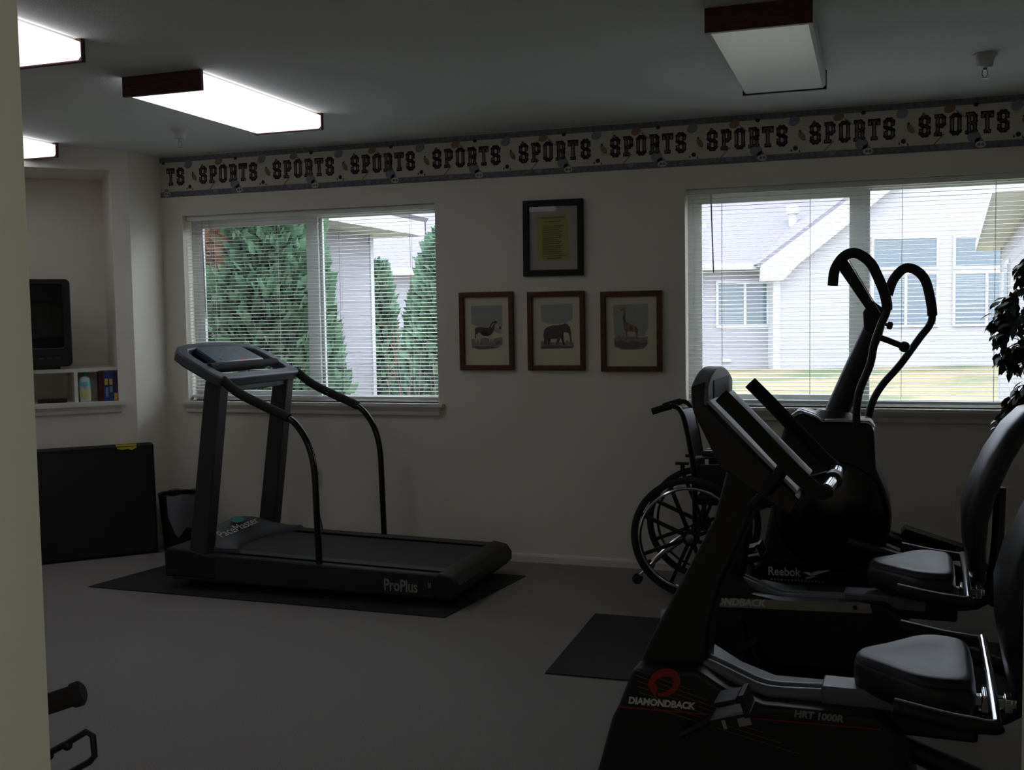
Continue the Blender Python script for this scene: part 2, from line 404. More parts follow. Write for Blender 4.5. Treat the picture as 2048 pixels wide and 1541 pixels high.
def blind(label, x0, x1, cords, wand, pull):
    z0, z1 = WZ; x0 += .006; x1 -= .006
    t = thing('window_blind', label, 'blind', ((x0+x1)/2, .05, z1), 0, 'white mini blinds')
    h = MB().prism([(-.014, 0), (.014, 0), (.014, .028), (.011, .028), (.011, .003), (-.011, .003), (-.011, .028), (-.014, .028)], x0, x1, (0, .05, z1-.03), (0,1,0), (0,0,1), (1,0,0))
    obj('headrail', h, M['slat'], t, smooth=False)
    s = MB(); z = z1-.052; pitch = .0218; tilt = math.radians(7)
    while z > z0+.045:
        pr = []
        for k in range(5):
            u = -.0125+.025*k/4; c = .0016*(1-(u/.0125)**2)
            pr.append((u*math.cos(tilt)-c*math.sin(tilt), u*math.sin(tilt)+c*math.cos(tilt)))
        lo = [(p[0]+.0003*math.sin(tilt), p[1]-.0007) for p in pr]
        s.prism(pr+lo[::-1], x0, x1, (0, .05, z), (0,1,0), (0,0,1), (1,0,0)); z -= pitch
    obj('slats', s, M['slat'], t, angle=60)
    obj('bottom_rail', MB().box(x0, x1, .038, .062, z0+.018, z0+.034), M['slat'], t, bevel=.003)
    for x in cords:
        c = MB(); c.box(x-.0009, x+.0009, .0368, .0378, z0+.03, z1-.03); c.box(x-.0009, x+.0009, .0622, .0632, z0+.03, z1-.03)
        obj('ladder_cord', c, M['cord'], t, smooth=False)
    if wand: obj('tilt_wand', MB().tube([(wand[0], .033, z1-.03), (wand[0]+.002, .031, z1-.12), (wand[0]+.012, .03, wand[1])], .004, 6), M['cord'], t)
    if pull:
        c = MB().tube([(pull[0], .033, z1-.03), (pull[0]+.003, .032, pull[1])], .0015, 5); c.tube([(pull[0]+.012, .034, z1-.03), (pull[0]+.004, .032, pull[1])], .0015, 5)
        p = obj('pull_cord', c, M['cord'], t)
        obj('tassel', MB().lathe([(.002, .03), (.005, .02), (.008, 0), (.006, -.004)], (pull[0]+.003, .032, pull[1]-.02)), M['slat'], p)
    return t
blind('white mini blind over the left window behind the treadmill', W1[0], W1[1], (-3.93, -3.478, -3.045, -2.581), (-4.0, 1.42), (-3.95, 1.33))
blind('white mini blind over the right window behind the elliptical trainer', W2[0], W2[1], (-.771, -.316, .134, .568), (-.825, 1.62), None)

# wallpaper border with varsity lettering
def border():
    b = MB(); zb, zt = 2.188, CH; x0, x1 = XL+.001, XR
    b.use(M['b_paper']).box(x0, x1, -.002, -.0002, zb, zt)
    b.use(M['b_band']); b.box(x0, x1, -.0028, -.0021, zb, zb+.034); b.box(x0, x1, -.0028, -.0021, zt-.036, zt-.004)
    U, W = V((1,0,0)), V((0,0,1))
    def strokes(pl, w, y, ox):
        for line in pl:
            for (ax, ay), (bx, by) in zip(line, line[1:]):
                a = V((ax, ay)); c = V((bx, by)); d = (c-a).normalized(); n = V((-d.y, d.x))*w; a2 = a-d*w; c2 = c+d*w
                q = [a2-n, c2-n, c2+n, a2+n]
                b.flat([(ox+p.x, p.y) for p in q], (0, y, 0), U, W)
    LW, LH = .034, .088
    def L(ch):
        w, h, k = LW, LH, .010; m = h/2
        S = [[(w, h-.022), (w, h-k), (w-k, h), (k, h), (0, h-k), (0, m+k), (k, m), (w-k, m), (w, m-k), (w, k), (w-k, 0), (k, 0), (0, k), (0, .022)]]
        if ch == 'S': return S
        if ch == 'P': return [[(.006, 0), (.006, h)], [(0, h), (w-k, h), (w, h-k), (w, m-.004+k), (w-k, m-.004), (.006, m-.004)], [(-.002, 0), (.016, 0)]]
        if ch == 'O': return [[(k, 0), (w-k, 0), (w, k), (w, h-k), (w-k, h), (k, h), (0, h-k), (0, k), (k, 0)]]
        if ch == 'R': return [[(.006, 0), (.006, h)], [(0, h), (w-k, h), (w, h-k), (w, m+k), (w-k, m), (.006, m)], [(w-k, m), (w-.002, m-k), (w-.002, 0)], [(-.002, 0), (.016, 0)], [(w-.006, 0), (w+.003, 0)]]
        if ch == 'T': return [[(-.003, h-.014), (-.003, h), (w+.003, h), (w+.003, h-.014)], [(w/2, 0), (w/2, h)], [(w/2-.007, 0), (w/2+.007, 0)]]
    per = .5235; x = -3.988-per
    zl = 2.270
    while x < x1:
        for i, ch in enumerate('SPORTS'):
            ox = x+.018+i*.0715
            if ox < x0+.005 or ox+LW > x1: continue
            pl = [[(p[0], p[1]+zl) for p in l] for l in L(ch)]
            b.use(M['b_dark']); strokes(pl, .0100, -.0034, ox)
            b.use(M['b_mid']); strokes(pl, .0050, -.0040, ox)
        def pic(m, poly, y=-.0037):
            if min(p[0] for p in poly) > x0 and max(p[0] for p in poly) < x1: b.use(m).flat(poly, (0, y, 0), U, W)
        pic(M['b_brown'], ell(x-.030, 2.305, .026, .014, 14, -1.0)); pic(M['b_dark'], ell(x-.040, 2.332, .006, .006, 8))
        pic(M['b_dark'], ell(x+.475-.015, 2.246, .012, .012, 12)); pic(M['b_dark'], ell(x+.452-.012, 2.236, .004, .007, 8)); pic(M['b_dark'], ell(x+.490-.01, 2.230, .003, .008, 8, .4))
        pic(M['b_blue'], ell(x+.262, 2.246, .032, .028, 18)); pic(M['b_blue'], ell(x+.285, 2.224, .02, .018, 12)); pic(M['b_paper'], ell(x+.292, 2.208, .024, .016, 14), -.0045); pic(M['b_band'], ell(x+.284, 2.208, .008, .008, 10), -.005); pic(M['b_band'], ell(x+.302, 2.208, .008, .008, 10), -.005)
        pic(M['b_blue'], ell(x-.07, 2.385, .03, .024, 16, .5)); pic(M['b_brown'], ell(x+.15, 2.39, .028, .02, 14, .3), -.0033); pic(M['b_dark'], ell(x+.27, 2.402, .012, .01, 12))
        pic(M['b_brown'], [(x+.06, 2.206), (x+.065, 2.203), (x+.128, 2.27), (x+.122, 2.272)], -.0045); pic(M['b_blue'], ell(x+.12, 2.212, .016, .013, 12)); pic(M['b_band'], ell(x+.03, 2.37, .008, .012, 10))
        pic(M['b_blue'], [(x+.175, 2.38), (x+.18, 2.384), (x+.225, 2.345), (x+.222, 2.342)], -.0045)
        x += per
    return tag(obj('wallpaper_border', b, None, smooth=False, recalc=False), 'sports themed wallpaper border with varsity lettering along the top of the back wall', 'wallpaper border')
border()

# ceiling lights
def ceiling_light(label, x0, x1, y0, y1, lit):
    h = .078; z0 = CH-h
    t = thing('ceiling_light', label, 'ceiling light', ((x0+x1)/2, (y0+y1)/2, CH), 0, 'wraparound fluorescent ceiling lights')
    for a, c in ((y0, y0+.022), (y1-.022, y1)):
        obj('end_cap', MB().box(x0-.004, x1+.004, a, c, z0-.006, CH-.001), M['lightwood'], t, bevel=.002)
    obj('base_plate', MB().box(x0+.02, x1-.02, y0+.022, y1-.022, CH-.02, CH-.001), M['white'], t, smooth=False)
    pr = [(x0, CH-.014), (x0, z0+.012), (x0+.012, z0), (x1-.012, z0), (x1, z0+.012), (x1, CH-.014), (x1-.006, CH-.014), (x1-.006, z0+.014), (x1-.014, z0+.006), (x0+.014, z0+.006), (x0+.006, z0+.014), (x0+.006, CH-.014)]
    obj('lens', MB().prism(pr, y0+.022, y1-.022, (0,0,0), (1,0,0), (0,0,1), (0,1,0)), M['lens_on'] if lit else M['lens_off'], t, smooth=False)
    for fx in (.3, .7):
        x = x0+(x1-x0)*fx
        obj('fluorescent_tube', MB().cyl((x, y0+.05, CH-.042), (x, y1-.05, CH-.042), .013, 10), M['tube_on'] if lit else M['white'], t)
    return t
ceiling_light('lit wood ended ceiling light hanging before the left window, whole fixture seen', -3.015, -2.635, -1.93, -.885, True)
ceiling_light('unlit wood ended ceiling light on the right side of the ceiling', -.548, -.2, -2.03, -.885, False)
ceiling_light('lit ceiling light nearest the doorway, upper one cut off by the left door jamb', -3.12, -2.745, -3.72, -2.48, True)
ceiling_light('lit ceiling light above the television niche, smaller one by the left door jamb', -4.80, -4.44, -1.95, -.70, True)
def sprinkler(label, x, y):
    t = thing('sprinkler_head', label, 'sprinkler', (x, y, CH), 0, 'white fire sprinklers')
    obj('escutcheon', MB().lathe([(.048, 0), (.048, -.006), (.036, -.02), (.03, -.05), (.022, -.056)], (x, y, CH)), M['white'], t)
    d = MB().lathe([(.009, -.055), (.009, -.066), (.004, -.068)], (x, y, CH), seg=12)
    d.tube([(x-.008, y, CH-.066), (x-.011, y, CH-.082), (x-.003, y, CH-.096)], .002, 6); d.tube([(x+.008, y, CH-.066), (x+.011, y, CH-.082), (x+.003, y, CH-.096)], .002, 6)
    d.lathe([(.004, -.094), (.015, -.097), (.015, -.099)], (x, y, CH), seg=14)
    obj('deflector', d, M['steel'], t)
sprinkler('fire sprinkler on ceiling near the wallpapered left corner', -3.545, -.80)
sprinkler('fire sprinkler on ceiling above the right window', .425, -.94)

# ------------------------------------------------------------------ pictures
def picture(label, x0, x1, z0, z1, fw, fm, cat='picture', roll=0, group=None):
    cx, cz = (x0+x1)/2, (z0+z1)/2; w, h = (x1-x0)/2, (z1-z0)/2
    t = thing('framed_notice' if cat == 'framed notice' else 'framed_print', label, cat, (cx, -.002, cz), 0, group)
    def sq(a, c): return [(-a, -c), (a, -c), (a, c), (-a, c)]
    U = V((math.cos(roll), 0, math.sin(roll))); W = V((-math.sin(roll), 0, math.cos(roll))); o = V((cx, 0, cz)); N = V((0,-1,0))
    obj('frame', MB().ring(sq(w, h), sq(w-fw, h-fw), .003, .024, o, U, W, N), fm, t, bevel=.004)
    return t, U, W, o, w-fw, h-fw
def art(t, U, W, o, w, h, board, layers, name='print'):
    obj('mat_board', MB().flat([(-w, -h), (w, -h), (w, h), (-w, h)], o+V((0,-.006,0)), U, W), board, t, smooth=False, recalc=False)
    b = MB()
    for i, (m, poly) in enumerate(layers):
        b.use(m).flat([(p[0]*w, p[1]*h) for p in poly], o+V((0, -.0066-.0002*i, 0)), U, W)
    obj(name, b, None, t, smooth=False, recalc=False)
    obj('glass', MB().flat([(-w, -h), (w, -h), (w, h), (-w, h)], o+V((0,-.012,0)), U, W), M['pglass'], t, smooth=False, recalc=False)
def I(pts, W_, H_, x0, y0, x1, y1):
    """pixel outline in a picture crop -> -1..1 inside the frame opening (x0,y0)-(x1,y1)"""
    return [((p[0]-x0)/(x1-x0)*2-1, 1-(p[1]-y0)/(y1-y0)*2) for p in pts]
PG = 'framed animal prints in a row'
# zebra
z = lambda pts: I(pts, 0, 0, 218, 218, 930, 1285)
t = picture('small oak framed zebra print, left of the three animal prints', -2.259, -1.930, 1.100, 1.546, .029, M['frame_wood'], group=PG)
art(*t, M['matboard'], [
    (M['p_sky'], z([(325, 350), (820, 350), (825, 640), (800, 800), (330, 640)])),
    (M['p_ground'], z([(325, 870), (420, 880), (540, 850), (640, 880), (720, 860), (825, 850), (820, 960), (740, 1020), (600, 1035), (440, 1040), (330, 1010)])),
    (M['p_shade'], z([(340, 980), (480, 1000), (620, 985), (700, 1010), (560, 1035), (420, 1030)])),
    (M['p_shade'], z([(700, 920), (760, 905), (810, 940), (720, 975)])),
    (M['p_pale'], z([(380, 790), (385, 930), (405, 930), (425, 850), (445, 870), (440, 940), (460, 940), (500, 820), (600, 830), (612, 930), (628, 930), (632, 850), (650, 830), (648, 920), (664, 920), (672, 790)])),
    (M['p_brown'], z([(382, 720), (400, 692), (470, 686), (560, 700), (610, 700), (640, 650), (660, 615), (700, 596), (735, 600), (745, 625), (735, 640), (700, 670), (690, 730), (650, 800), (600, 832), (520, 825), (480, 800), (465, 775), (440, 770), (420, 800), (385, 800)])),
    (M['p_pale'], z([(720, 630), (745, 635), (780, 680), (795, 690), (780, 710), (750, 708), (715, 700), (705, 670)])),
    (M['p_dark'], z([(772, 678), (797, 690), (795, 718), (770, 720)])),
    (M['p_dark'], z([(620, 690), (640, 640), (680, 602), (735, 600), (742, 615), (690, 615), (650, 655), (632, 700)])),
    (M['p_pale'], z([(640, 690), (665, 640), (700, 622), (706, 628), (674, 650), (652, 700)])),
    (M['p_dark'], z([(480, 760), (560, 740), (600, 800), (590, 828), (520, 820), (482, 795)])),
    (M['p_dark'], z([(384, 800), (398, 800), (400, 870), (388, 870)])),
])
e = lambda pts: I(pts, 0, 0, 205, 205, 950, 1290)
t = picture('small oak framed elephant print, middle of the three animal prints', -1.848, -1.514, 1.098, 1.540, .029, M['frame_wood'], group=PG)
art(*t, M['matboard'], [
    (M['p_sky'], e([(330, 330), (830, 320), (835, 560), (740, 620), (560, 640), (340, 600)])),
    (M['p_ground'], e([(325, 920), (350, 895), (380, 920), (700, 930), (740, 890), (790, 920), (845, 930), (850, 1000), (760, 1025), (330, 1030)])),
    (M['p_shade'], e([(325, 990), (500, 965), (700, 985), (845, 990), (830, 1018), (330, 1028)])),
    (M['p_grey'], e([(372, 800), (385, 730), (430, 685), (520, 660), (640, 650), (680, 640), (720, 626), (755, 645), (795, 700), (805, 760), (808, 860), (815, 915), (800, 925), (790, 905), (782, 830), (770, 785), (740, 775), (700, 765), (688, 790), (690, 900), (712, 968), (680, 975), (660, 900), (640, 850), (625, 900), (600, 965), (565, 970), (580, 900), (590, 868), (540, 872), (488, 872), (470, 960), (440, 970), (440, 900), (435, 890), (425, 965), (375, 965), (380, 880)])),
    (M['p_dark'], e([(640, 840), (685, 800), (692, 900), (708, 965), (684, 970), (664, 900)])),
    (M['p_dark'], e([(446, 870), (486, 868), (466, 950), (444, 955)])),
    (M['p_shade'], e([(660, 665), (690, 650), (690, 740), (665, 760)])),
])
g = lambda pts: I(pts, 0, 0, 190, 200, 970, 1320)
t = picture('small oak framed giraffe print, right of the three animal prints', -1.425, -1.084, 1.092, 1.532, .029, M['frame_wood'], group=PG)
art(*t, M['matboard'], [
    (M['p_sky'], g([(300, 330), (835, 320), (835, 700), (780, 840), (320, 850), (305, 600)])),
    (M['p_ground'], g([(310, 870), (380, 830), (480, 850), (600, 840), (700, 860), (830, 850), (830, 960), (760, 1040), (600, 1055), (420, 1050), (315, 1000)])),
    (M['p_shade'], g([(320, 940), (400, 900), (520, 930), (640, 910), (760, 950), (820, 920), (800, 1000), (640, 1040), (450, 1040), (340, 1000)])),
    (M['p_pale'], g([(500, 750), (640, 750), (640, 830), (600, 850), (520, 830)])),
    (M['p_gir'], g([(400, 425), (430, 395), (462, 378), (478, 362), (490, 385), (494, 450), (490, 540), (500, 600), (560, 640), (610, 668), (660, 680), (690, 740), (672, 800), (680, 900), (665, 905), (650, 820), (630, 770), (560, 762), (520, 760), (512, 800), (515, 870), (500, 870), (492, 800), (486, 740), (462, 720), (455, 620), (448, 560), (460, 480), (458, 425), (430, 430)])),
    (M['p_brown'], g([(462, 470), (486, 470), (484, 540), (500, 610), (470, 600), (452, 560)])),
    (M['p_brown'], g([(560, 670), (600, 690), (590, 750), (555, 740)])),
    (M['p_brown'], g([(640, 700), (672, 720), (668, 800), (650, 790)])),
])
q = lambda pts: I(pts, 0, 0, 240, 260, 1000, 1290)
t = picture('black framed notice on yellow green paper hung above the three animal prints', -1.866, -1.517, 1.626, 2.047, .034, M['frame_black'], cat='framed notice', roll=math.radians(-.4))
ly = [(M['green_sheet'], q([(345, 425), (830, 410), (880, 1130), (375, 1140)]))]
rows = [(440, 460, 430, 800), (505, 520, 480, 740)]+[(575+i*32, 592+i*32, 450, 780-(i*37) % 90) for i in range(15)]+[(1060, 1074, 450, 820), (1098, 1118, 530, 750)]
for y0, y1, xa, xb in rows: ly.append((M['ink'], q([(xa, y1), (xb, y1-6), (xb, y0-6), (xa, y0)])))
art(*t, M['matgrey'], ly, 'notice_sheet')

def outlet(label, x, z, plug=False):
    t = thing('wall_outlet', label, 'outlet', (x, 0, z), 0, 'wall outlets')
    obj('cover_plate', MB().box(x-.035, x+.035, -.006, -.0002, z-.057, z+.057), M['plate'], t, bevel=.003)
    for dz in (.022, -.022):
        s = MB().use(M['plate']).lathe([(.016, 0), (.016, .002)], (x, -.006, z+dz), (0,-1,0), 16)
        s.use(M['black']); s.box(x-.007, x-.005, -.0088, -.0079, z+dz-.002, z+dz+.006); s.box(x+.005, x+.007, -.0088, -.0079, z+dz-.002, z+dz+.006)
        obj('socket', s, None, t, smooth=False)
outlet('wall outlet behind the treadmill under the left window', -3.215, .445)
outlet('wall outlet under the right window beside the far bike backrest', .43, .45)

# ------------------------------------------------------------------ niche contents
def nic(s, t, z): return P0+SD*s+TD*t+V((0,0,z))
t = thing('media_shelf', 'white built-in shelf unit with divider in the corner niche', 'shelf', nic(.7, .2, .93))
obj('shelf_board', nb(MB(), S0+.002, S1-.002, .02, .515, 1.112, 1.134), M['trim'], t, smooth=False)
obj('divider', nb(MB(), .328, .348, .02, .515, .932, 1.112), M['trim'], t, smooth=False)
obj('back_panel', nb(MB(), S0+.002, .328, .13, .15, .932, 1.112), M['trim'], t, smooth=False)
b = nb(MB(), .062, S1+.04, -.045, -.001, .909, .932); nb(b, S0+.002, S1-.002, -.001, .515, .909, .932)
obj('ledge_board', b, M['trim'], t, smooth=False)
ap = [(-.002, 0), (-.02, .01), (-.024, .028), (-.036, .046), (-.036, .052), (-.002, .052)]
obj('apron_moulding', MB().prism(ap, .09, S1+.02, nic(0, 0, .857), TD, (0,0,1), SD), M['trim'], t, smooth=False)

t = thing('television', 'black tube television standing in the corner niche', 'television', nic(.68, .2, 1.134))
fr = rrect(.352, 1.0, 1.150, 1.668, .03)
sc = rrect(.396, .956, 1.262, 1.636, .015)
b = MB().ring([(p[0], p[1]) for p in fr], sc, -.005, .05, P0, SD, (0,0,1), TD)
obj('bezel', b, M['tv'], t, bevel=.006)
b = MB(); secs = []
for tt, k in ((.05, 1), (.2, .97), (.32, .8), (.46, .62)):
    secs.append([P0+SD*(.676+(p[0]-.676)*k)+TD*tt+V((0,0,1.152+(p[1]-1.152)*(.4+.6*k))) for p in fr])
b.loft(secs); obj('case', b, M['tv'], t)
b = MB(); n = 10; rows = []
for j in range(n+1):
    row = []
    for i in range(n+1):
        u, w = i/n*2-1, j/n*2-1
        row.append(P0+SD*(.676+.286*u)+TD*(-.004+.026*(u*u+w*w)*.5)+V((0,0,1.449+.192*w)))
    rows.append(row)
vs = [p for r in rows for p in r]; b.add(vs, [(j*(n+1)+i, j*(n+1)+i+1, (j+1)*(n+1)+i+1, (j+1)*(n+1)+i) for j in range(n) for i in range(n)])
obj('screen', b, M['screen'], t)
b = MB()
for k in range(5): nb(b, .42+.045*k, .45+.045*k, -.010, -.006, 1.195, 1.207)
obj('control_button', b, M['dark'], t, smooth=False)
obj('stand_foot', nb(MB(), .42, .93, .02, .4, 1.1345, 1.155), M['tv'], t, smooth=False)

t = thing('sanitizer_bottle', 'clear pump bottle with blue gel and cream label on the niche ledge', 'bottle', nic(.287, .05, .932))
c = nic(.287, .05, .9325)
obj('bottle_body', MB().lathe([(.030, 0), (.035, .006), (.036, .05), (.033, .10), (.035, .125), (.026, .145), (.012, .153)], c), M['bottle'], t)
obj('gel_band', MB().lathe([(.0358, .098), (.0356, .118), (.033, .126)], c), M['gel'], t)
b = MB().lathe([(.013, .152), (.013, .168), (.007, .175), (.006, .196), (.003, .2)], c, seg=14); obj('pump_cap', b, M['cap'], t)
b = MB(); n = 10; ns = []
for i in range(n+1):
    g = -1.0+2.0*i/n
    d = -TD*math.cos(g)+SD*math.sin(g)
    ns += [c+d*.0372+V((0,0,.02)), c+d*.0372+V((0,0,.075))]
b.add(ns, [(2*i, 2*i+2, 2*i+3, 2*i+1) for i in range(n)]); obj('paper_label', b, M['label'], t)
def cassette(label, s0, s1, m, marks):
    t = thing('video_case', label, 'video case', nic((s0+s1)/2, .06, .932), 0, 'video cases on the niche ledge')
    obj('sleeve', nb(MB(), s0, s1, .02, .122, .9325, 1.118), m, t, smooth=False)
    for nm, mm, a0, a1, z0, z1 in marks: obj(nm, nb(MB(), s0+(s1-s0)*a0, s0+(s1-s0)*a1, .0188, .0199, z0, z1), mm, t, smooth=False)
cassette('black and red video case, leftmost upright on the niche ledge', .183, .211, M['vhs_red'], [])
cassette('blue video case with yellow band, second from left on the niche ledge', .1555, .1825, M['vhs_blue'], [('spine_band', M['vhs_y'], .15, .8, 1.03, 1.068), ('spine_print', M['vhs_l'], .1, .7, .96, 1.015)])
cassette('blue video case with yellow band, beside the purple case', .1275, .155, M['vhs_blue'], [('spine_band', M['vhs_y'], .2, .85, 1.03, 1.066), ('spine_print', M['vhs_l'], .25, .85, .985, 1.02)])
cassette('purple video case with yellow foot, rightmost on the niche ledge', .1045, .127, M['vhs_purple'], [('spine_band', M['vhs_y'], .1, .95, .937, .98)])
t = thing('remote_control', 'black remote control lying in the left shelf compartment', 'remote', nic(.47, .06, .932))
b = MB(); c = nic(.47, .07, .945)
b.obox(c, SD+TD*.12, TD-SD*.12, (0,0,1), .08, .024, .011); obj('remote_body', b, M['black'], t, bevel=.004)
b = MB()
for i in range(5):
    for j in range(2): b.obox(c+SD*(-.05+.024*i)+TD*(-.009+.018*j)+V((0,0,.0118)), SD, TD, (0,0,1), .005, .004, .0012)
obj('button_pad', b, M['dark'], t, smooth=False)

# folded gym mat leaning on the corner wall
t = thing('gym_mat', 'black folded vinyl gym mat leaning against the corner wall', 'gym mat', nic(.5, -.12, 0))
LU = V((0,0,.665))+TD*.055; LU.normalize(); LN = (LU.cross(SD)).normalized()
if LN.dot(TD) > 0: LN = -LN
for i in range(2):
    c = nic(.52, -.062-.046*i, .004)+LU*.334
    obj('mat_panel', MB().obox(c, SD, LU, LN, .60, .332, .0215), M['gym'], t, bevel=.014)
c = nic(.52, -.108, .004)+LN*.024
obj('piping', MB().tube([c+SD*-.595+LU*.01, c+SD*-.597+LU*.655, c+SD*.59+LU*.655], .003, 6), M['vinyl'], t)
c = nic(.0, -.085, 0)+LU*.67
b = MB(); pts = []
poly = [(.04, 0), (.04, -.022), (.07, -.035), (.09, -.026), (.12, -.03), (.15, -.024), (.16, 0)]
fr_o = nic(0, -.130, .004)+LU*.668+LN*.002
b.prism([(p[0]-.02, p[1]) for p in poly], 0, .0008, fr_o, SD, LU, LN)
b.obox(fr_o+SD*.08-LN*.03+LU*.0012, SD, LN, LU, .06, .031, .0006)
obj('paper_note', b, M['yellow'], t, smooth=False)

t = thing('wastebasket', 'black wastebasket with white liner bag in the corner', 'wastebasket', (-4.07, -.195, 0))
c = (-4.07, -.195, 0)
obj('bin', MB().lathe([(.095, 0.001), (.10, .004), (.125, .34), (.130, .345), (.126, .35), (.118, .345), (.093, .012)], c, seg=28), M['black'], t)
b = MB(); n = 36; secs = []
for z_, r0, am in ((.16, .125, .004), (.25, .131, .008), (.33, .136, .008), (.352, .133, .005), (.345, .118, .003), (.2, .10, .004)):
    secs.append([V((c[0]+(r0+am*math.sin(5*g)+am*.6*math.sin(11*g+2))*math.cos(g), c[1]+(r0+am*math.sin(5*g))*math.sin(g), z_+(.05*math.sin(3*g+1)+.03*math.sin(7*g) if z_ < .2 and r0 > .11 else .006*math.sin(6*g)))) for g in [2*PI*k/n for k in range(n)]])
b.loft(secs, False)
# liner only droops over the right half of the rim
keep = []
for f in b.f:
    m_ = sum((b.v[i] for i in f), V())/len(f); keep.append(m_.x > c[0]+.01 and m_.y < c[1]+.09 or m_.z > .30 and m_.y > c[1])
b.f = [f for f, k in zip(b.f, keep) if k]; b.m = [0]*len(b.f)
obj('liner_bag', b, M['bag'], t, recalc=False)

# ------------------------------------------------------------------ floor mats
tag(obj('floor_mat', MB().prism([(-3.955, -1.165), (-1.895, -1.21), (-1.775, -.345), (-3.80, -.30)], .0005, .006, (0,0,0), (1,0,0), (0,1,0), (0,0,1)), M['rubber'], smooth=False), 'dark rubber mat under the treadmill', 'floor mat', 'rubber floor mats')
tag(obj('floor_mat', MB().prism([(-1.215, -1.83), (.75, -1.80), (.74, -.95), (-1.232, -.962)], .0005, .006, (0,0,0), (1,0,0), (0,1,0), (0,0,1)), M['rubber'], smooth=False), 'dark rubber mat under the far exercise bike', 'floor mat', 'rubber floor mats')

# ------------------------------------------------------------------ treadmill (runs along X, console at the left)
T = thing('treadmill', 'grey and black motorized treadmill on rubber mat before the left window', 'treadmill', (-2.7, -.69, 0))
sk = [(-3.49, .055), (-1.96, .052), (-1.93, .068), (-1.91, .15), (-1.925, .168), (-3.07, .193), (-3.45, .205)]
for y0, y1 in ((-1.085, -.985), (-.395, -.295)):
    obj('side_rail', MB().prism(sk, y0, y1), M['rail_shaded'], T, bevel=.008)
for y0, y1 in ((-1.03, -.965), (-.415, -.35)):
    obj('foot_strip', MB().prism([(-3.2, .2015), (-1.97, .1735), (-1.97, .176), (-3.2, .204)], y0, y1), M['dark'], T, smooth=False)
obj('running_belt', MB().prism([(-3.35, .155), (-1.99, .12), (-1.965, .15), (-1.985, .168), (-3.35, .196)], -.965, -.415), M['belt'], T, bevel=.006)
obj('deck_frame', MB().box(-3.42, -2.02, -.985, -.395, .06, .12), M['black'], T, smooth=False)
obj('rear_roller_cap', MB().prism([(-2.02, .08), (-1.97, .045), (-1.90, .05), (-1.868, .085), (-1.866, .125), (-1.895, .165), (-1.965, .178), (-2.0, .165)], -1.09, -.29), M['black'], T, bevel=.01)
for x in (-3.40, -1.98):
    for y in (-1.0, -.38): obj('levelling_foot', MB().lathe([(.026, 0), (.026, .014), (.012, .02), (.012, .06)], (x, y, .0065), seg=14), M['black'], T)
obj('front_cover', MB().prism([(-3.525, .07), (-3.22, .07), (-3.22, .185), (-3.36, .215), (-3.50, .225), (-3.53, .20)], -1.09, -.29), M['black'], T, bevel=.012)
# motor hood with concave leading edge
b = MB(); secs = []; N_ = 20
for i in range(N_+1):
    u = -1+2*i/N_; y = -.69+.33*u; k = max(0, 1-abs(u)**2.2)
    ridge = .225+.085*k; fx = -3.245+.135*abs(u)**2.0
    secs.append([V((-3.43, y, .17)), V((-3.43, y, .17+(ridge-.17)*.75)), V((-3.37, y, ridge)), V((-3.33, y, ridge)), V((-3.33+(fx+3.33)*.6, y, ridge-(ridge-.215)*.55)), V((fx-.012, y, .222)), V((fx, y, .205)), V((fx, y, .17))])
b.loft(secs); hood = obj('motor_hood', b, M['hood'], T, angle=50)
hd = V((.67, 0, -.42)).normalized()   # slope direction towards the belt
text('lettering', 'PaceMaster', .072, M['letter_light'], hood, (-3.262, -.955, .259), (0, .985, .045), (-.84, 0, .50), sx=1.12)
b = MB(); oc = V((-3.318, -.72, .3125))
b.flat(ell(0, 0, .055, .028, 20), oc, (0,1,0), V((-.8, 0, .42)).normalized()); obj('logo_badge', b, M['teal'], hood, smooth=False, recalc=False)
for y0, y1 in ((-1.085, -1.0), (-.425, -.345)):
    obj('upright', MB().prism([(-3.39, .10), (-3.285, .10), (-3.15, 1.10), (-3.245, 1.10)], y0, y1), M['tread_frame'], T, bevel=.01)
hp = [(-3.155, 1.105), (-3.06, 1.037), (-2.925, .976), (-2.775, .912), (-2.705, .845), (-2.662, .762), (-2.640, .66), (-2.634, .52), (-2.631, .38), (-2.626, .17), (-2.628, .065)]
for y in (-1.062, -.308):
    path = smoothpath([(p[0], y, p[1]) for p in hp], 5)
    h = obj('handrail', MB().tube(path, .0165, 12), M['blackgloss'], T)
    obj('foam_grip', MB().tube(path[:16], .0245, 12), M['foam'], h)
# console: plane through back edge (-3.45,1.275) and front edge (-3.14,1.115)
co = V((-3.45, -.70, 1.272)); cU = V((0,1,0)); cW = V((.31, 0, -.16)).normalized(); cN = V((.16, 0, .31)).normalized()
def mirror(h): return h+[(-p[0], p[1]) for p in h[::-1]]
outer = mirror([(.05, -.035), (.2, -.025), (.32, .0), (.385, .05), (.405, .12), (.405, .2), (.405, .30), (.39, .352), (.355, .36), (.2, .36), (.05, .36)])
inner = mirror([(.05, .03), (.2, .03), (.27, .04), (.312, .075), (.325, .13), (.328, .2), (.325, .27), (.31, .298), (.28, .304), (.2, .304), (.05, .304)])
con = obj('console', MB().ring(outer, inner, -.05, .004, co, cU, cW, cN), M['console'], T, bevel=.010)
obj('console_floor', MB().prism([(-.24, .04), (.26, .04), (.27, .21), (-.26, .21)], -.05, -.031, co, cU, cW, cN), M['black'], con, smooth=False)
obj('display_panel', MB().prism([(-.19, .0), (.23, .0), (.245, .19), (-.225, .19)], -.03, .004, co, cU, cW, cN), M['display'], con, bevel=.008)
b = MB()
random.seed(3)
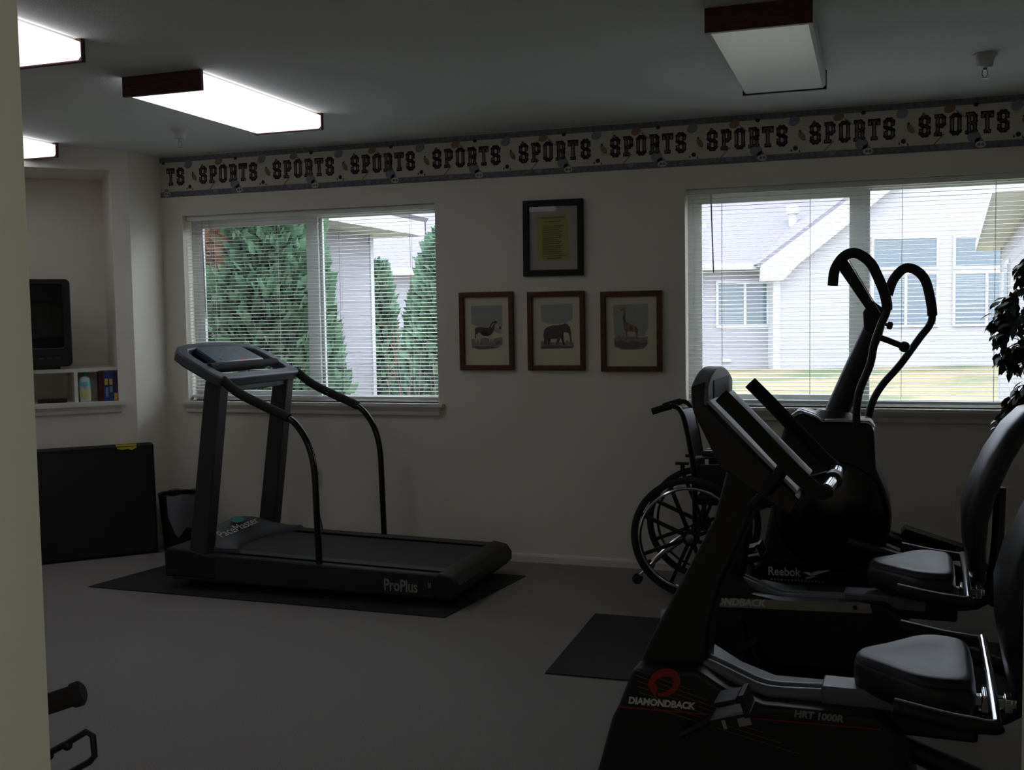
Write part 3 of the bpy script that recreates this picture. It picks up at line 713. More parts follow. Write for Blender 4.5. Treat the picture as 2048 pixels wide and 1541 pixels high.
for i in range(26):
    u = random.uniform(-.14, .19); w = random.uniform(.025, .165); l = random.uniform(.008, .035)
    b.use(M['letter_dim']).flat([(u, w), (u+l, w), (u+l, w+.004), (u, w+.004)], co+cN*.0048, cU, cW)
b.use(M['orange']).flat([(.03, .165), (.08, .165), (.08, .182), (.03, .182)], co+cN*.0049, cU, cW)
b.use(M['black']).flat([(-.16, .155), (-.14, .155), (-.14, .172), (-.16, .172)], co+cN*.0049, cU, cW)
obj('key_markings', b, None, con, smooth=False, recalc=False)
obj('book_rail', MB().tube([co+cU*a+cW*.222-cN*.005 for a in (-.325, -.2, .2, .325)], .021, 12), M['foam'], con)
obj('front_bar', MB().tube([co+cU*a+cW*.335-cN*.02 for a in (-.37, -.2, .2, .37)], .024, 12), M['dark'], con)
obj('cross_beam', MB().box(-3.24, -3.17, -1.0, -.425, 1.035, 1.10), M['tread_frame'], T, bevel=.006)
obj('wiring_box', MB().box(-3.36, -3.30, -1.03, -.96, 1.14, 1.185), M['black'], con, smooth=False)
side_txt = obj('side_decal', MB().box(-2.35, -1.97, -1.0862, -1.0852, .068, .148), M['rail_shaded'], T, smooth=False)
text('lettering', 'ProPlus', .082, M['letter_dim'], side_txt, (-2.262, -1.0868, .080), (1, 0, -.012), (0, 0, 1), bold=.0016, sx=.72)
text('lettering', 'II', .036, M['letter_dim'], side_txt, (-2.028, -1.0868, .105), (1, 0, 0), (0, 0, 1), bold=.001)
pc = obj('power_cord', MB().tube(smoothpath([(-3.15, -.30, .10), (-3.12, -.16, .03), (-3.16, -.05, .12), (-3.222, -.03, .36), (-3.218, -.032, .466)], 5), .0045, 7), M['black'], T)
obj('plug', MB().box(-3.232, -3.200, -.034, -.0092, .452, .482), M['black'], pc, bevel=.004)

# ------------------------------------------------------------------ recumbent bikes (local: x back, -y towards camera, z up)
def bike(label, loc, rz, tall, light_strip):
    B = thing('recumbent_bike', label, 'exercise bike', loc, rz, 'black recumbent exercise bikes')
    def P(name, mb, m, parent=None, **k): return obj(name, mb, m, parent or B, world=False, **k)
    dz = -.034 if light_strip else 0; dx = -.085 if light_strip else 0
    sh = P('drive_housing', MB().prism([(-.772, .045), (-.756, .07), (-.713, .226), (-.693, .266), (-.648, .382), (-.46+dx, .395), (-.38+dx, .35+dz), (-.28+dx, .318+dz*.5), (.02, .322+dz*.2), (.07, .28), (.104, .20), (.122, .045)], -.14, .14), M['black'], bevel=.014)
    if light_strip:
        dec = P('side_decal', MB().prism([(-.70, .256), (-.024, .282), (-.032, .318), (-.66, .292)], -.1425, -.1408), M['beige'], smooth=False)
        text('lettering', 'DIAMONDBACK', .038, M['letter_light'], dec, (-.695, -.1432, .266), (1, 0, .035), (0, 0, 1), world=False, bold=.0016, sx=1.0, shear=.15)
        P('bolt', MB().lathe([(.008, 0), (.008, .003)], (-.085, -.1425, .30), (0,-1,0), 12), M['black'])
    else:
        dec = P('side_decal', MB().prism([(-.690, .266), (.03, .289), (.03, .2915), (-.690, .2695)], -.1425, -.1408), M['logo_red'], smooth=False)
        b = MB()
        for i in range(7):
            a = V((-.665+.028*i*1.6, .372-.016*i*.2)); 
            x0_, z0_ = -.64+.02*i, .382-.0165*i*1.0
            l = .16+.03*i
            b.prism([(x0_-.012*i*1.4, z0_), (x0_+l, z0_-l*.26), (x0_+l, z0_-l*.26+.0016), (x0_-.012*i*1.4, z0_+.0016)], -.1418, -.1408)
        P('pinstripes', b, M['stripe_gold'], dec, smooth=False)
        text('lettering', 'DIAMONDBACK', .027, M['letter_light'], dec, (-.660, -.1432, .282), (1, 0, .025), (0, 0, 1), world=False, bold=.0012, sx=.96, shear=.15)
        text('lettering', 'HRT 1000R', .026, M['letter_dim'], dec, (-.195, -.1432, .299), (1, 0, .0), (0, 0, 1), world=False, bold=.0012, sx=1.02, shear=.15)
        # looped red emblem
        ring = []
        for k in range(33):
            g = math.radians(205-300*k/32); ring.append((k, g))
        ol = [(-.556+.036*math.cos(g)+.014*math.sin(g), .350+.034*math.sin(g)) for k, g in ring]
        wd = [.003+.009*math.sin(PI*min(1, (k+4)/36)) for k, g in ring]
        A = []; C = []
        for (x, z), w_, (k, g) in zip(ol, wd, ring):
            A.append((x+w_*math.cos(g), z+w_*math.sin(g))); C.append((x-w_*math.cos(g), z-w_*math.sin(g)))
        b = MB().prism(A+C[::-1], -.1424, -.1408)
        b.prism([(-.604, .340), (-.588, .352), (-.574, .345), (-.574, .327), (-.580, .308), (-.590, .322)], -.1422, -.1408)
        P('emblem', b, M['logo_red'], dec, smooth=False)
    if tall:
        P('mast', MB().prism([(-.655, .36), (-.629, .418), (-.574, .531), (-.482, .707), (-.427, .814), (-.383, .985), (-.29, .94), (-.325, .82), (-.36, .732), (-.41, .62), (-.44, .50), (-.45, .36)], -.06, .06), M['black'], bevel=.012)
        # console: side profile, wide face panel with an arched head
        prof = [(-.461, 1.202), (-.455, 1.132), (-.383, .985), (-.20, .862), (-.175, .905), (-.426, 1.154), (-.424, 1.215)]
        con = P('console_body', MB().prism(prof, -.2, .2), M['black'], bevel=.004)
        fo = V((-.424, 0, 1.165)); fD = V((.244, 0, -.249)).normalized(); fN = V((.249, 0, .244)).normalized()
        P('console_panel', MB().prism([(-.197, .006), (.197, .006), (.197, .342), (-.197, .342)], .0, .009, fo, (0,1,0), fD, fN), M['silver'], con, bevel=.003)
        P('key_pad', MB().prism([(-.12, .02), (.10, .02), (.08, .30), (-.10, .30)], .009, .012, fo, (0,1,0), fD, fN), M['silverdark'], con, smooth=False)
        arch = [(-.197, 1.150), (.197, 1.150)]+[(.197*(1-k/7), 1.204+.044*(1-(1-k/7)**2)) for k in range(15)]
        P('display_head', MB().prism(arch, -.462, -.415, (0,0,0), (0,1,0), (0,0,1), (1,0,0)), M['silverdark'], con, bevel=.006)
        P('display_screen', MB().prism([(-.12, 1.165), (.12, 1.165), (.12, 1.215), (-.12, 1.215)], -.415, -.412, (0,0,0), (0,1,0), (0,0,1), (1,0,0)), M['dark'], con, smooth=False)
        # U handlebar
        def arm(s, full=True):
            y = .235*s; k = .005 if s < 0 else 0
            return smoothpath([(-.368-k, y, 1.187-k), (-.30-k, y, 1.118-k), (-.20-k, y, 1.012-k), (-.145-k*.5, y, .955-k*.5), (-.118, y*.97, .934), (-.108, y*.86, .932)], 5)
        hb = MB().tube([(-.108, -.235*.86, .932), (-.104, -.1, .934), (-.104, .1, .934), (-.108, .235*.86, .932)], .0165, 14)
        h = P('handlebar', hb, M['chrome'])
        for s in (-1, 1): P('hand_grip', MB().tube(arm(s), .0205, 14), M['foam'], h)
        P('clamp', MB().cyl((-.104, -.03, .934), (-.104, .03, .934), .025, 14), M['black'], h)
        P('handlebar_stem', MB().tube([(-.315, -.0, .86), (-.22, 0, .90), (-.115, 0, .932)], .026, 12), M['black'], h)
        P('pivot_lever', MB().tube([(-.315, -.075, .86), (-.25, -.21, .935), (-.208, -.235, 1.0)], .017, 10), M['black'], h)
    else:
        P('mast', MB().prism([(-.655, .36), (-.62, .44), (-.56, .58), (-.53, .70), (-.46, .70), (-.49, .56), (-.52, .30)], -.05, .05), M['black'], bevel=.012)
        con = P('console_body', MB().prism([(-.56, .80), (-.55, .74), (-.52, .69), (-.45, .66), (-.43, .70), (-.53, .81)], -.13, .13), M['black'], bevel=.006)
        P('console_panel', MB().prism([(-.11, .01), (.11, .01), (.11, .13), (-.11, .13)], .0, .004, (-.528, 0, .81), (0,1,0), V((.10, 0, -.11)).normalized(), V((.11, 0, .10)).normalized()), M['silverdark'], con, smooth=False)
    # seat rail
    r = MB()
    for y in (-.045, .0):
        r.tube(smoothpath([(-.46+dx, y, .388+dz), (-.40+dx, y, .366+dz), (-.33+dx, y, .338+dz), (-.29+dx, y, .327+dz), (-.24+dx, y, .325+dz), (-.12, y, .332+dz)], 3), .0205, 12)
    P('seat_rail', r, M['silverdark'])
    P('rail_sleeve', MB().box(-.13, .16, -.075, .03, .318+dz, .368+dz), M['silverdark'], bevel=.006)
    P('seat_post', MB().box(.02, .27, -.06, .06, .25, .36), M['black'], bevel=.01)
    # seat cushion: rounded triangle, nose forward
    b = MB(); ol = []
    half = [(-.05, .0), (-.046, .030), (-.025, .065), (.025, .112), (.072, .162), (.115, .203), (.165, .222), (.22, .214), (.25, .19), (.262, .12), (.262, 0)]
    hs = smoothpath([(p[0], p[1], 0) for p in half], 3)
    ol = [(p.x, p.y) for p in hs]+[(p.x, -p.y) for p in hs[-2:0:-1]]
    cx = .12; secs = []
    for z_, k in ((.352, .86), (.365, .97), (.40, 1.0), (.425, .985), (.44, .95), (.448, .88)): secs.append([V((cx+(p[0]-cx)*k, p[1]*k, z_)) for p in ol])
    b.loft(secs); seat = P('seat', b, M['vinyl'], angle=60)
    b = MB(); secs = []
    for k, z_ in ((.965, .432), (.95, .443), (.90, .4515), (.82, .455), (.55, .452), (.25, .450), (.02, .4495)):
        secs.append([V((cx+(p[0]-cx)*k, p[1]*k, z_+.012*(p[1]/.22)**2*k*k)) for p in ol])
    b.loft(secs); P('seat_pad', b, M['seatv'], seat, angle=70)
    # side handles: chrome cross bar behind the seat with forward arms
    hz = .412
    h = P('seat_handle', MB().tube([(.297, -.345, hz), (.299, 0, hz+.002), (.297, .345, hz+.008)], .0135, 14), M['chrome'])
    for s in (-1, 1):
        y = .357*s
        P('hand_grip', MB().tube(smoothpath([(.302, y*.985, hz), (.285, y, hz-.004), (.20, y, hz+.0), (.065, y, hz+.022)], 4), [.018]*6+[.021]*7, 12), M['black'], h)
    P('adjuster', MB().box(.255, .36, -.075, -.045, .36, .385).box(.275, .295, -.10, -.02, .35, .395).box(.33, .35, -.09, -.03, .352, .39), M['chrome'], bevel=.004)
    # backrest
    b = MB(); secs = []
    cl = [(.335, .43), (.322, .55), (.325, .66), (.348, .75), (.398, .87), (.455, .97), (.50, 1.03), (.522, 1.052)]
    for i, (x, z_) in enumerate(cl):
        x += .03 if tall else 0
        f = i/(len(cl)-1); wv = (.15, .19, .205, .21, .205, .19, .16, .09)[i]; th = (.03, .04, .046, .046, .044, .042, .034, .015)[i]
        sec = []
        for k in range(16):
            g = 2*PI*k/16; cx_, sy_ = math.cos(g), math.sin(g)
            sec.append(V((x+th*math.copysign(abs(cx_)**.75, cx_), wv*math.copysign(abs(sy_)**.55, sy_), z_-.3*th*math.copysign(abs(cx_)**.75, cx_))))
        secs.append(sec)
    b.loft(secs); P('backrest', b, M['vinyl'], angle=70)
    P('backrest_frame', MB().tube(smoothpath([(.24, 0, .30), (.36, 0, .33), (.40, 0, .50), (.41, 0, .75)], 4), .022, 10), M['black'])
    P('rear_beam', MB().tube([(.08, 0, .20), (.30, 0, .12), (.50, 0, .06)], .032, 12), M['black'])
    for x in (-.66, .50): P('stabilizer_bar', MB().tube([(x, -.135 if x < 0 else -.28, .036), (x, .135 if x < 0 else .28, .036)], .029, 12), M['black'])
    # cranks and pedals
    ca = V((-.49, 0, .235)); cd = V((.03, 0, -.13)) if light_strip else V((.155, 0, .10))
    cr = P('crank', MB().cyl(ca+V((0, -.215, 0)), ca+V((0, .215, 0)), .016, 12), M['black'])
    for sg in (-1, 1):
        y = V((0, .21*sg, 0)); e_ = ca+cd*(-sg)
        P('crank_arm', MB().tube([ca+y, e_+y], .011, 8), M['blackgloss'], cr)
        c = e_+V((0, .275*sg, 0)); u_ = V((.95, 0, .3)).normalized(); n_ = V((-.3, 0, .95)).normalized()
        b = MB().use(M['black']); b.obox(c, u_, (0,1,0), n_, .055, .048, .011)
        b.obox(c+u_*.045+n_*.03, u_, (0,1,0), n_, .007, .05, .03); b.obox(c+n_*.05, u_, (0,1,0), n_, .03, .05, .004)
        if not light_strip:
            b.use(M['letter_dim']); b.obox(c+u_*.034-n_*.008+V((0, .0485*sg, 0)), u_, (0,1,0), n_, .017, .001, .011); b.obox(c-u_*.02-n_*.006+V((0, .0485*sg, 0)), u_, (0,1,0), n_, .005, .001, .012)
        P('pedal', b, None, cr, smooth=False)
    return B
RZ = math.radians(-2.5)
bike('nearest black recumbent exercise bike with red looped emblem on its housing', (0, -2.69, 0), RZ, True, False)
bike('far black recumbent exercise bike with beige side strip, in front of the elliptical', (.03, -1.51, 0), RZ, False, True)

# small pale ribbed bottle on the mat edge
t = thing('water_bottle', 'small pale ribbed bottle lying on the corner of the right rubber mat', 'bottle', (-.86, -1.03, .006))
b = MB(); pr = []
for k in range(9): pr += [(.030 if k % 2 else .0275, .012*k), (.030 if k % 2 else .0275, .012*k+.010)]
obj('bottle_body', b.lathe(pr+[(.022, .12), (.012, .135)], (-.905, -1.02, .037), (.98, -.1, 0), 18), M['silver'], t)
obj('bottle_cap', MB().lathe([(.014, .134), (.014, .15)], (-.905, -1.02, .037), (.98, -.1, 0), 14), M['white'], t)

# ------------------------------------------------------------------ elliptical trainer
EY = -.82
E_ = thing('elliptical_trainer', 'black elliptical trainer with two curved arms before the right window', 'elliptical trainer', (-.2, EY, 0))
body = [(-.545, .09), (-.50, .25), (-.46, .36), (-.41, .62), (-.385, .84), (-.365, .915), (-.30, .965), (-.24, .945), (-.21, .925), (-.02, .925), (.005, .90), (.012, .73), (.05, .64), (.07, .58), (.076, .50), (.06, .42), (.05, .38), (.03, .19), (.02, .09)]
obj('drive_shroud', MB().prism(body, EY-.17, EY+.17), M['black'], E_, bevel=.02)
obj('flywheel_cover', MB().lathe([(.20, -.19), (.235, -.18), (.245, -.16), (.245, .16), (.235, .18), (.2, .19)], (-.168, EY, .52), (0,1,0), 40), M['blackgloss'], E_)
b = MB()
b.prism([(-.375, .905), (-.31, .96), (-.30, .968), (-.24, .949), (-.205, .926), (-.205, .934), (-.24, .957), (-.30, .977), (-.315, .972), (-.382, .918)], EY-.172, EY-.13)
b.prism([(-.375, .905), (-.31, .96), (-.30, .968), (-.24, .949), (-.205, .926), (-.205, .934), (-.24, .957), (-.30, .977), (-.315, .972), (-.382, .918)], EY-.10, EY-.05)
b.prism([(-.20, .927), (-.02, .928), (.004, .905), (.008, .91), (-.015, .936), (-.20, .936)], EY-.165, EY-.14)
b.prism([(-.20, .927), (-.02, .928), (.004, .905), (.008, .91), (-.015, .936), (-.20, .936)], EY-.115, EY-.09)
obj('silver_trim', b, M['silver'], E_, smooth=False)
obj('base_skirt', MB().prism([(-.60, .03), (.05, .03), (.045, .11), (.0, .125), (-.42, .125), (-.56, .15), (-.59, .12)], EY-.20, EY+.22), M['blackgloss'], E_, bevel=.012)
oval = obj('name_plate', MB().prism(ell(-.338, .258, .155, .047, 32), EY-.179, EY-.171), M['blackgloss'], E_, smooth=False)
text('lettering', 'Reebok', .052, M['letter_light'], oval, (-.437, EY-.1805, .248), (1, 0, .01), (0, 0, 1), bold=.001, sx=.86)
b = MB()
for q_ in ([(-.288, .268), (-.262, .270), (-.232, .252), (-.244, .250)], [(-.258, .264), (-.226, .278), (-.172, .284), (-.216, .266), (-.246, .256)], [(-.278, .244), (-.246, .256), (-.232, .252), (-.268, .240)]):
    b.prism(q_, EY-.1815, EY-.179)
obj('emblem', b, M['letter_light'], oval, smooth=False)
b = MB()
for k in range(16): b.box(-.425+.0145*k, -.416+.0145*k, EY-.1815, EY-.179, .226, .233)
obj('caption_line', b, M['letter_dim'], oval, smooth=False)
obj('mast_collar', MB().lathe([(.11, -.02), (.115, -.008), (.09, .01), (.065, .03)], (-.168, EY, .935), (.1, 0, 1), 28), M['dark'], E_)
b = MB(); secs = []
for x, z_, w_, d in ((-.175, .90, .050, .055), (-.09, 1.11, .047, .055), (-.01, 1.30, .044, .052), (.012, 1.37, .04, .05)):
    secs.append([V((x+w_*math.cos(g), EY+d*math.sin(g), z_-.35*w_*math.cos(g))) for g in [2*PI*k/20 for k in range(20)]])
b.loft(secs); obj('mast', b, M['black'], E_)
cs = MB().prism([(-.146, 1.612), (-.138, 1.572), (-.02, 1.392), (.026, 1.388), (-.112, 1.628), (-.124, 1.634)], EY-.14, EY+.14)
con = obj('console', cs, M['black'], E_, bevel=.008)
obj('console_face', MB().prism([(-.108, 1.630), (-.104, 1.627), (.030, 1.392), (.026, 1.390)], EY-.135, EY+.135), M['silver'], con, smooth=False)
obj('head_block', MB().prism([(-.045, 1.40), (-.005, 1.446), (.048, 1.405), (.052, 1.352), (.02, 1.29), (-.04, 1.32)], EY-.075, EY+.075), M['black'], E_, bevel=.008)
obj('clamp_knob', MB().lathe([(.008, 0), (.008, .02), (.017, .024), (.017, .04), (.01, .045)], (.035, EY, 1.345), (1, 0, -.25), 14), M['black'], E_)
fx = obj('fixed_handle', MB().tube([(.0, EY, 1.295), (.06, EY, 1.272), (.118, EY, 1.247)], .0135, 12), M['black'], E_)
obj('handle_end', MB().ball((.126, EY, 1.244), .024), M['black'], fx)
near = [(-.069, .905), (-.060, 1.047), (-.014, 1.174), (.002, 1.259), (.029, 1.343), (.052, 1.405), (.044, 1.468), (.018, 1.538), (-.016, 1.605), (-.072, 1.646), (-.120, 1.634), (-.157, 1.580), (-.166, 1.511)]
far = [(-.027, .89), (-.004, .987), (.039, 1.067), (.113, 1.157), (.197, 1.28), (.234, 1.331), (.247, 1.376), (.239, 1.447), (.216, 1.536), (.174, 1.582), (.127, 1.588), (.083, 1.54), (.060, 1.473)]
for y, pts, g0 in ((EY-.18, near, 5), (EY+.18, far, 6)):
    pth = smoothpath([(p[0], y, p[1]) for p in pts], 5)
    a = obj('moving_arm', MB().tube(pth, .0165, 12), M['black'], E_)
    obj('foam_grip', MB().tube(pth[g0*5:], .0215, 12), M['foam'], a)
for y in (EY-.15, EY+.15):
    obj('guide_rail', MB().tube([(.0, y, .40), (.23, y, .305), (.60, y, .13), (.78, y, .07)], .024, 10), M['black'], E_)
    a = obj('pedal_arm', MB().tube([(-.10, y-.07 if y < EY else y+.07, .42), (.25, y-.07 if y < EY else y+.07, .335), (.62, y-.07 if y < EY else y+.07, .19)], .018, 8), M['dark'], E_)
    yy = y-.07 if y < EY else y+.07
    obj('foot_plate', MB().prism([(.12, .385), (.42, .30), (.43, .325), (.14, .415)], yy-.055, yy+.055), M['black'], a, bevel=.006)
obj('rear_foot', MB().cyl((.78, EY-.28, .034), (.78, EY+.28, .034), .032, 14), M['black'], E_)
obj('front_foot', MB().cyl((-.50, EY-.26, .034), (-.50, EY+.26, .034), .032, 14), M['black'], E_)

# ------------------------------------------------------------------ wheelchair (faces right, against the wall)
Wc = thing('wheelchair', 'black folding wheelchair against the wall beside the elliptical', 'wheelchair', (-.84, -.34, 0))
YN, YFR = -.55, -.15
for y, s in ((YN, -1), (YFR, 1)):
    c = V((-.848, y, .302))
    ring_ = lambda R, dy=0: [c+V((R*math.cos(2*PI*k/56), dy*s, R*math.sin(2*PI*k/56))) for k in range(56)]
    wh = obj('wheel', MB().tube(ring_(.283), .0175, 10, True), M['rubber'], Wc)
    obj('hand_rim', MB().tube(ring_(.248, .035), .0085, 8, True), M['chrome'], wh)
    sp = MB()
    for k in range(8):
        g = 2*PI*k/8+.38; d = V((math.cos(g), 0, math.sin(g))); n_ = V((-math.sin(g), 0, math.cos(g)))
        sp.obox(c+d*.148, d, (0,1,0), n_, .122, .010, .0085)
    sp.lathe([(.042, -.014), (.042, .014)], c, (0,1,0), 20)
    obj('mag_spokes', sp, M['black'], wh, smooth=False)
    obj('hub_cap', MB().lathe([(.026, 0), (.022, .016), (.006, .02)], c+V((0, .014*s, 0)), (0, s, 0), 16), M['steel'], wh)
    yi = y-.05*s
    cane = smoothpath([(-1.045, yi, .918), (-.99, yi, .936), (-.94, yi, .946), (-.905, yi, .925), (-.882, yi, .865), (-.86, yi, .75), (-.84, yi, .60), (-.835, yi, .32)], 4)
    a = obj('back_cane', MB().tube(cane, .0125, 10), M['blackgloss'], Wc)
    obj('push_grip', MB().tube(cane[:8], .0175, 10), M['foam'], a)
    fr_ = MB()
    fr_.tube([(-.84, yi, .47), (-.60, yi, .47), (-.42, yi, .47), (-.36, yi, .43), (-.30, yi, .20), (-.24, yi, .14)], .0125, 9); fr_.tube([(-.84, yi, .16), (-.44, yi, .16), (-.42, yi, .47)], .0125, 9)
    obj('side_frame', fr_, M['blackgloss'], Wc)
    obj('arm_support', MB().tube(smoothpath([(-.83, yi, .69), (-.70, yi, .705), (-.56, yi, .70), (-.53, yi, .67), (-.53, yi, .48)], 3), .011, 9), M['chrome'], Wc)
    obj('arm_pad', MB().box(-.80, -.56, yi-.022, yi+.022, .70, .73), M['vinyl'], Wc, bevel=.01)
    obj('skirt_guard', MB().box(-.81, -.55, yi-.004, yi+.004, .50, .66), M['black'], Wc, smooth=False)
    cw = V((-.40, yi, .09)); cs_ = obj('caster', MB().lathe([(.05, -.014), (.09, -.013), (.09, .013), (.05, .014)], cw, (0,1,0), 24), M['rubber'], Wc)
    obj('caster_fork', MB().box(-.415, -.385, yi-.022, yi-.016, .09, .20).box(-.415, -.385, yi+.016, yi+.022, .09, .20).box(-.415, -.385, yi-.022, yi+.022, .19, .205), M['steel'], cs_, smooth=False)
    obj('foot_rest', MB().box(-.26, -.14, yi-.05, yi+.05, .12, .132), M['black'], Wc, bevel=.004)
    tp = obj('anti_tipper', MB().tube([(-.90, yi+.01*s, .275), (-1.0, yi+.01*s, .20), (-1.115, yi+.01*s, .085)], .0105, 9), M['chrome'], Wc)
    obj('tip_wheel', MB().lathe([(.012, -.012), (.026, -.010), (.026, .010), (.012, .012)], (-1.125, yi+.01*s, .07), (0,1,0), 16), M['rubber'], tp)
    br = obj('brake_lever', MB().tube([(-.62, yi+.02*s, .50), (-.60, yi+.025*s, .58), (-.575, yi+.025*s, .64)], .008, 8), M['steel'], Wc)
    obj('bracket', MB().box(-.93, -.865, yi-.012, yi+.012, .655, .668).box(-.905, -.885, yi-.008, yi+.008, .60, .66), M['black'], Wc, smooth=False)
secs = []
for z_, x in ((.50, -.832), (.62, -.84), (.76, -.862), (.88, -.888), (.915, -.90)):
    row = []
    n = 8
    for k in range(n+1):
        f = k/n; y = YN+.05+(YFR-YN-.10)*f; row.append(V((x-.035*math.sin(PI*f), y, z_)))
    secs.append(row+[p+V((.012, 0, 0)) for p in row[::-1]])
obj('back_sling', MB().loft(secs), M['vinyl'], Wc)
obj('seat_sling', MB().prism([(-.835, .478), (-.42, .478), (-.42, .495), (-.835, .495)], YN+.06, YFR-.06), M['vinyl'], Wc, bevel=.006)
obj('cross_brace', MB().tube([(-.62, YN+.05, .16), (-.62, YFR-.05, .45)], .011, 8).tube([(-.60, YFR-.05, .16), (-.60, YN+.05, .45)], .011, 8), M['blackgloss'], Wc)

# ------------------------------------------------------------------ rollator behind the left jamb
Rl = thing('rollator_walker', 'black rollator walker handle and loop brake beside the left door jamb', 'walker', (-1.65, -4.49, 0))
for y in (-4.262, -4.70):
    s = 1 if y > -4.5 else -1
    gp = [V((-1.338, y, .742)), V((-1.42, y-.035, .715)), V((-1.50, y-.06, .688)), V((-1.58, y-.08, .66))]
    post = obj('handle_post', MB().tube(smoothpath([gp[2], gp[3], V((-1.64, y-.09, .60)), V((-1.66, y-.09, .35)), V((-1.66, y-.09, .12))], 4), .013, 10), M['blackgloss'], Rl)
    g_ = MB().tube(gp, .0185, 14); g_.lathe([(.012, -.006), (.022, -.003), (.0225, .010), (.016, .016)], gp[0], (gp[0]-gp[1]), 16)
    obj('hand_grip', g_, M['foam'], post)
    dy = y+4.262
    lp = [(-1.50, -4.33+dy, .60), (-1.44, -4.306+dy, .618), (-1.381, -4.284+dy, .640), (-1.35, -4.272+dy, .657), (-1.318, -4.26+dy, .677), (-1.306, -4.258+dy, .670), (-1.304, -4.258+dy, .634), (-1.312, -4.262+dy, .624), (-1.345, -4.273+dy, .605), (-1.42, -4.30+dy, .57), (-1.50, -4.33+dy, .56)]
    lm = MB().tube(lp, .0058, 8)
    for q_ in (2, 3): lm.ball(V(lp[q_])-V((0, 0, .004)), .009)
    obj('brake_loop', lm, M['black'], post)
    for x in (-1.66, -2.10):
        w_ = obj('wheel', MB().lathe([(.06, -.014), (.09, -.012), (.09, .012), (.06, .014)], (x, y-.09 if s > 0 else y+.03, .0905), (0,1,0), 24), M['rubber'], Rl)
    obj('side_rail', MB().tube([(-1.66, y-.09, .46), (-2.10, y-.09, .40), (-2.10, y-.09, .12)], .012, 9), M['blackgloss'], Rl)
obj('seat', MB().box(-2.05, -1.70, -4.74, -4.38, .45, .475), M['vinyl'], Rl, bevel=.008)

# ------------------------------------------------------------------ ficus at the right
Fx = thing('potted_ficus', 'dark leafy ficus tree at right edge before the right window', 'plant', (1.03, -.42, 0))
obj('pot', MB().lathe([(.12, .001), (.14, .01), (.17, .27), (.178, .28), (.17, .285), (.155, .26)], (1.03, -.42, 0), seg=28), M['pot'], Fx)
obj('soil', MB().lathe([(.154, .22), (.155, .25), (.02, .255)], (1.03, -.42, 0), seg=20), M['soil'], Fx)
b = MB().tube(smoothpath([(1.03, -.42, .24), (1.0, -.44, .6), (1.03, -.40, .95), (1.0, -.42, 1.35)], 4), [.02]*4+[.017]*5+[.012]*4, 9)
random.seed(21)
tips = []
for i in range(26):
    z0_ = random.uniform(.7, 1.3); g = random.uniform(0, 2*PI)
    L_ = random.uniform(.25, .44)
    a = V((1.01, -.42, z0_)); e_ = a+V((L_*math.cos(g), L_*.85*math.sin(g), random.uniform(.05, .45)))
    if e_.y > -.06: e_.y = -.06-random.uniform(0, .1)
    m_ = (a+e_)/2+V((0, 0, .08)); p_ = smoothpath([a, m_, e_, e_+(e_-a)*.12-V((0,0,.08))], 4); b.tube(p_, [.006]*4+[.004]*4+[.0025]*5, 5); tips += p_[4:]
extra = [smoothpath(q_, 5) for q_ in ([(.95, -.4, 1.30), (.72, -.34, 1.52), (.58, -.30, 1.42), (.55, -.30, 1.34)], [(.95, -.4, 1.2), (.75, -.33, 1.40), (.62, -.3, 1.36), (.56, -.3, 1.28)], [(.97, -.4, 1.1), (.78, -.32, 1.30), (.66, -.30, 1.24), (.60, -.3, 1.16)], [(.98, -.4, 1.3), (.80, -.34, 1.60), (.68, -.30, 1.62), (.65, -.3, 1.55)], [(.98, -.4, .85), (.80, -.34, 1.08), (.68, -.32, 1.06), (.62, -.31, .97)], [(.98, -.4, .8), (.8, -.36, .98), (.66, -.34, .97), (.60, -.32, .90)], [(.98, -.4, 1.0), (.82, -.36, 1.2), (.7, -.34, 1.22), (.64, -.3, 1.2)])]
for p_ in extra: b.tube(p_, [.005]*6+[.003]*(len(p_)-6), 5); tips += p_[5:]*3
obj('trunk', b, M['bark'], Fx)
b = MB()
def leafmesh(b, c, d, L_, w_):
    d = d.normalized(); s = d.cross(V((random.uniform(-.4, .4), random.uniform(-.4, .4), 1))).normalized(); n = s.cross(d).normalized()
    ps = [(0, 0, 0), (.25, .42, .05), (.55, .5, .06), (.8, .26, .02), (1, 0, -.08), (.8, -.26, .02), (.55, -.5, .06), (.25, -.42, .05)]
    vs = [c+d*p[0]*L_+s*p[1]*w_+n*p[2]*L_ for p in ps]; b.add(vs, [(0, 1, 2, 6, 7), (2, 3, 5, 6), (3, 4, 5)])
for tp in tips:
    for k in range(3):
        g = random.uniform(0, 2*PI); d = V((math.cos(g)*.7, math.sin(g)*.7, random.uniform(-1.3, -.2)))
        c = tp+V((random.uniform(-.03, .03), random.uniform(-.03, .03), random.uniform(-.02, .02)))
        if c.y > -.08: c.y = -.08
        leafmesh(b, c, d, random.uniform(.055, .08), random.uniform(.026, .036))
obj('foliage', b, M['leaf'], Fx, recalc=False)

# ------------------------------------------------------------------ outdoors
# lawn rising away from the building
def ground(x, y): return -.25+min(1, max(0, y)/20)*.36
b = MB(); n = 24; xs = [-30+60*i/n for i in range(n+1)]; ys = [.17]+[1.6*k for k in range(1, 29)]
vs = [(x, y, ground(x, y)) for y in ys for x in xs]
b.add(vs, [(j*(n+1)+i, j*(n+1)+i+1, (j+1)*(n+1)+i+1, (j+1)*(n+1)+i) for j in range(len(ys)-1) for i in range(n)])
o = obj('lawn', b, M['lawn'], smooth=True); o['kind'] = 'structure'; o['label'] = 'straw coloured lawn outside the right window'; 

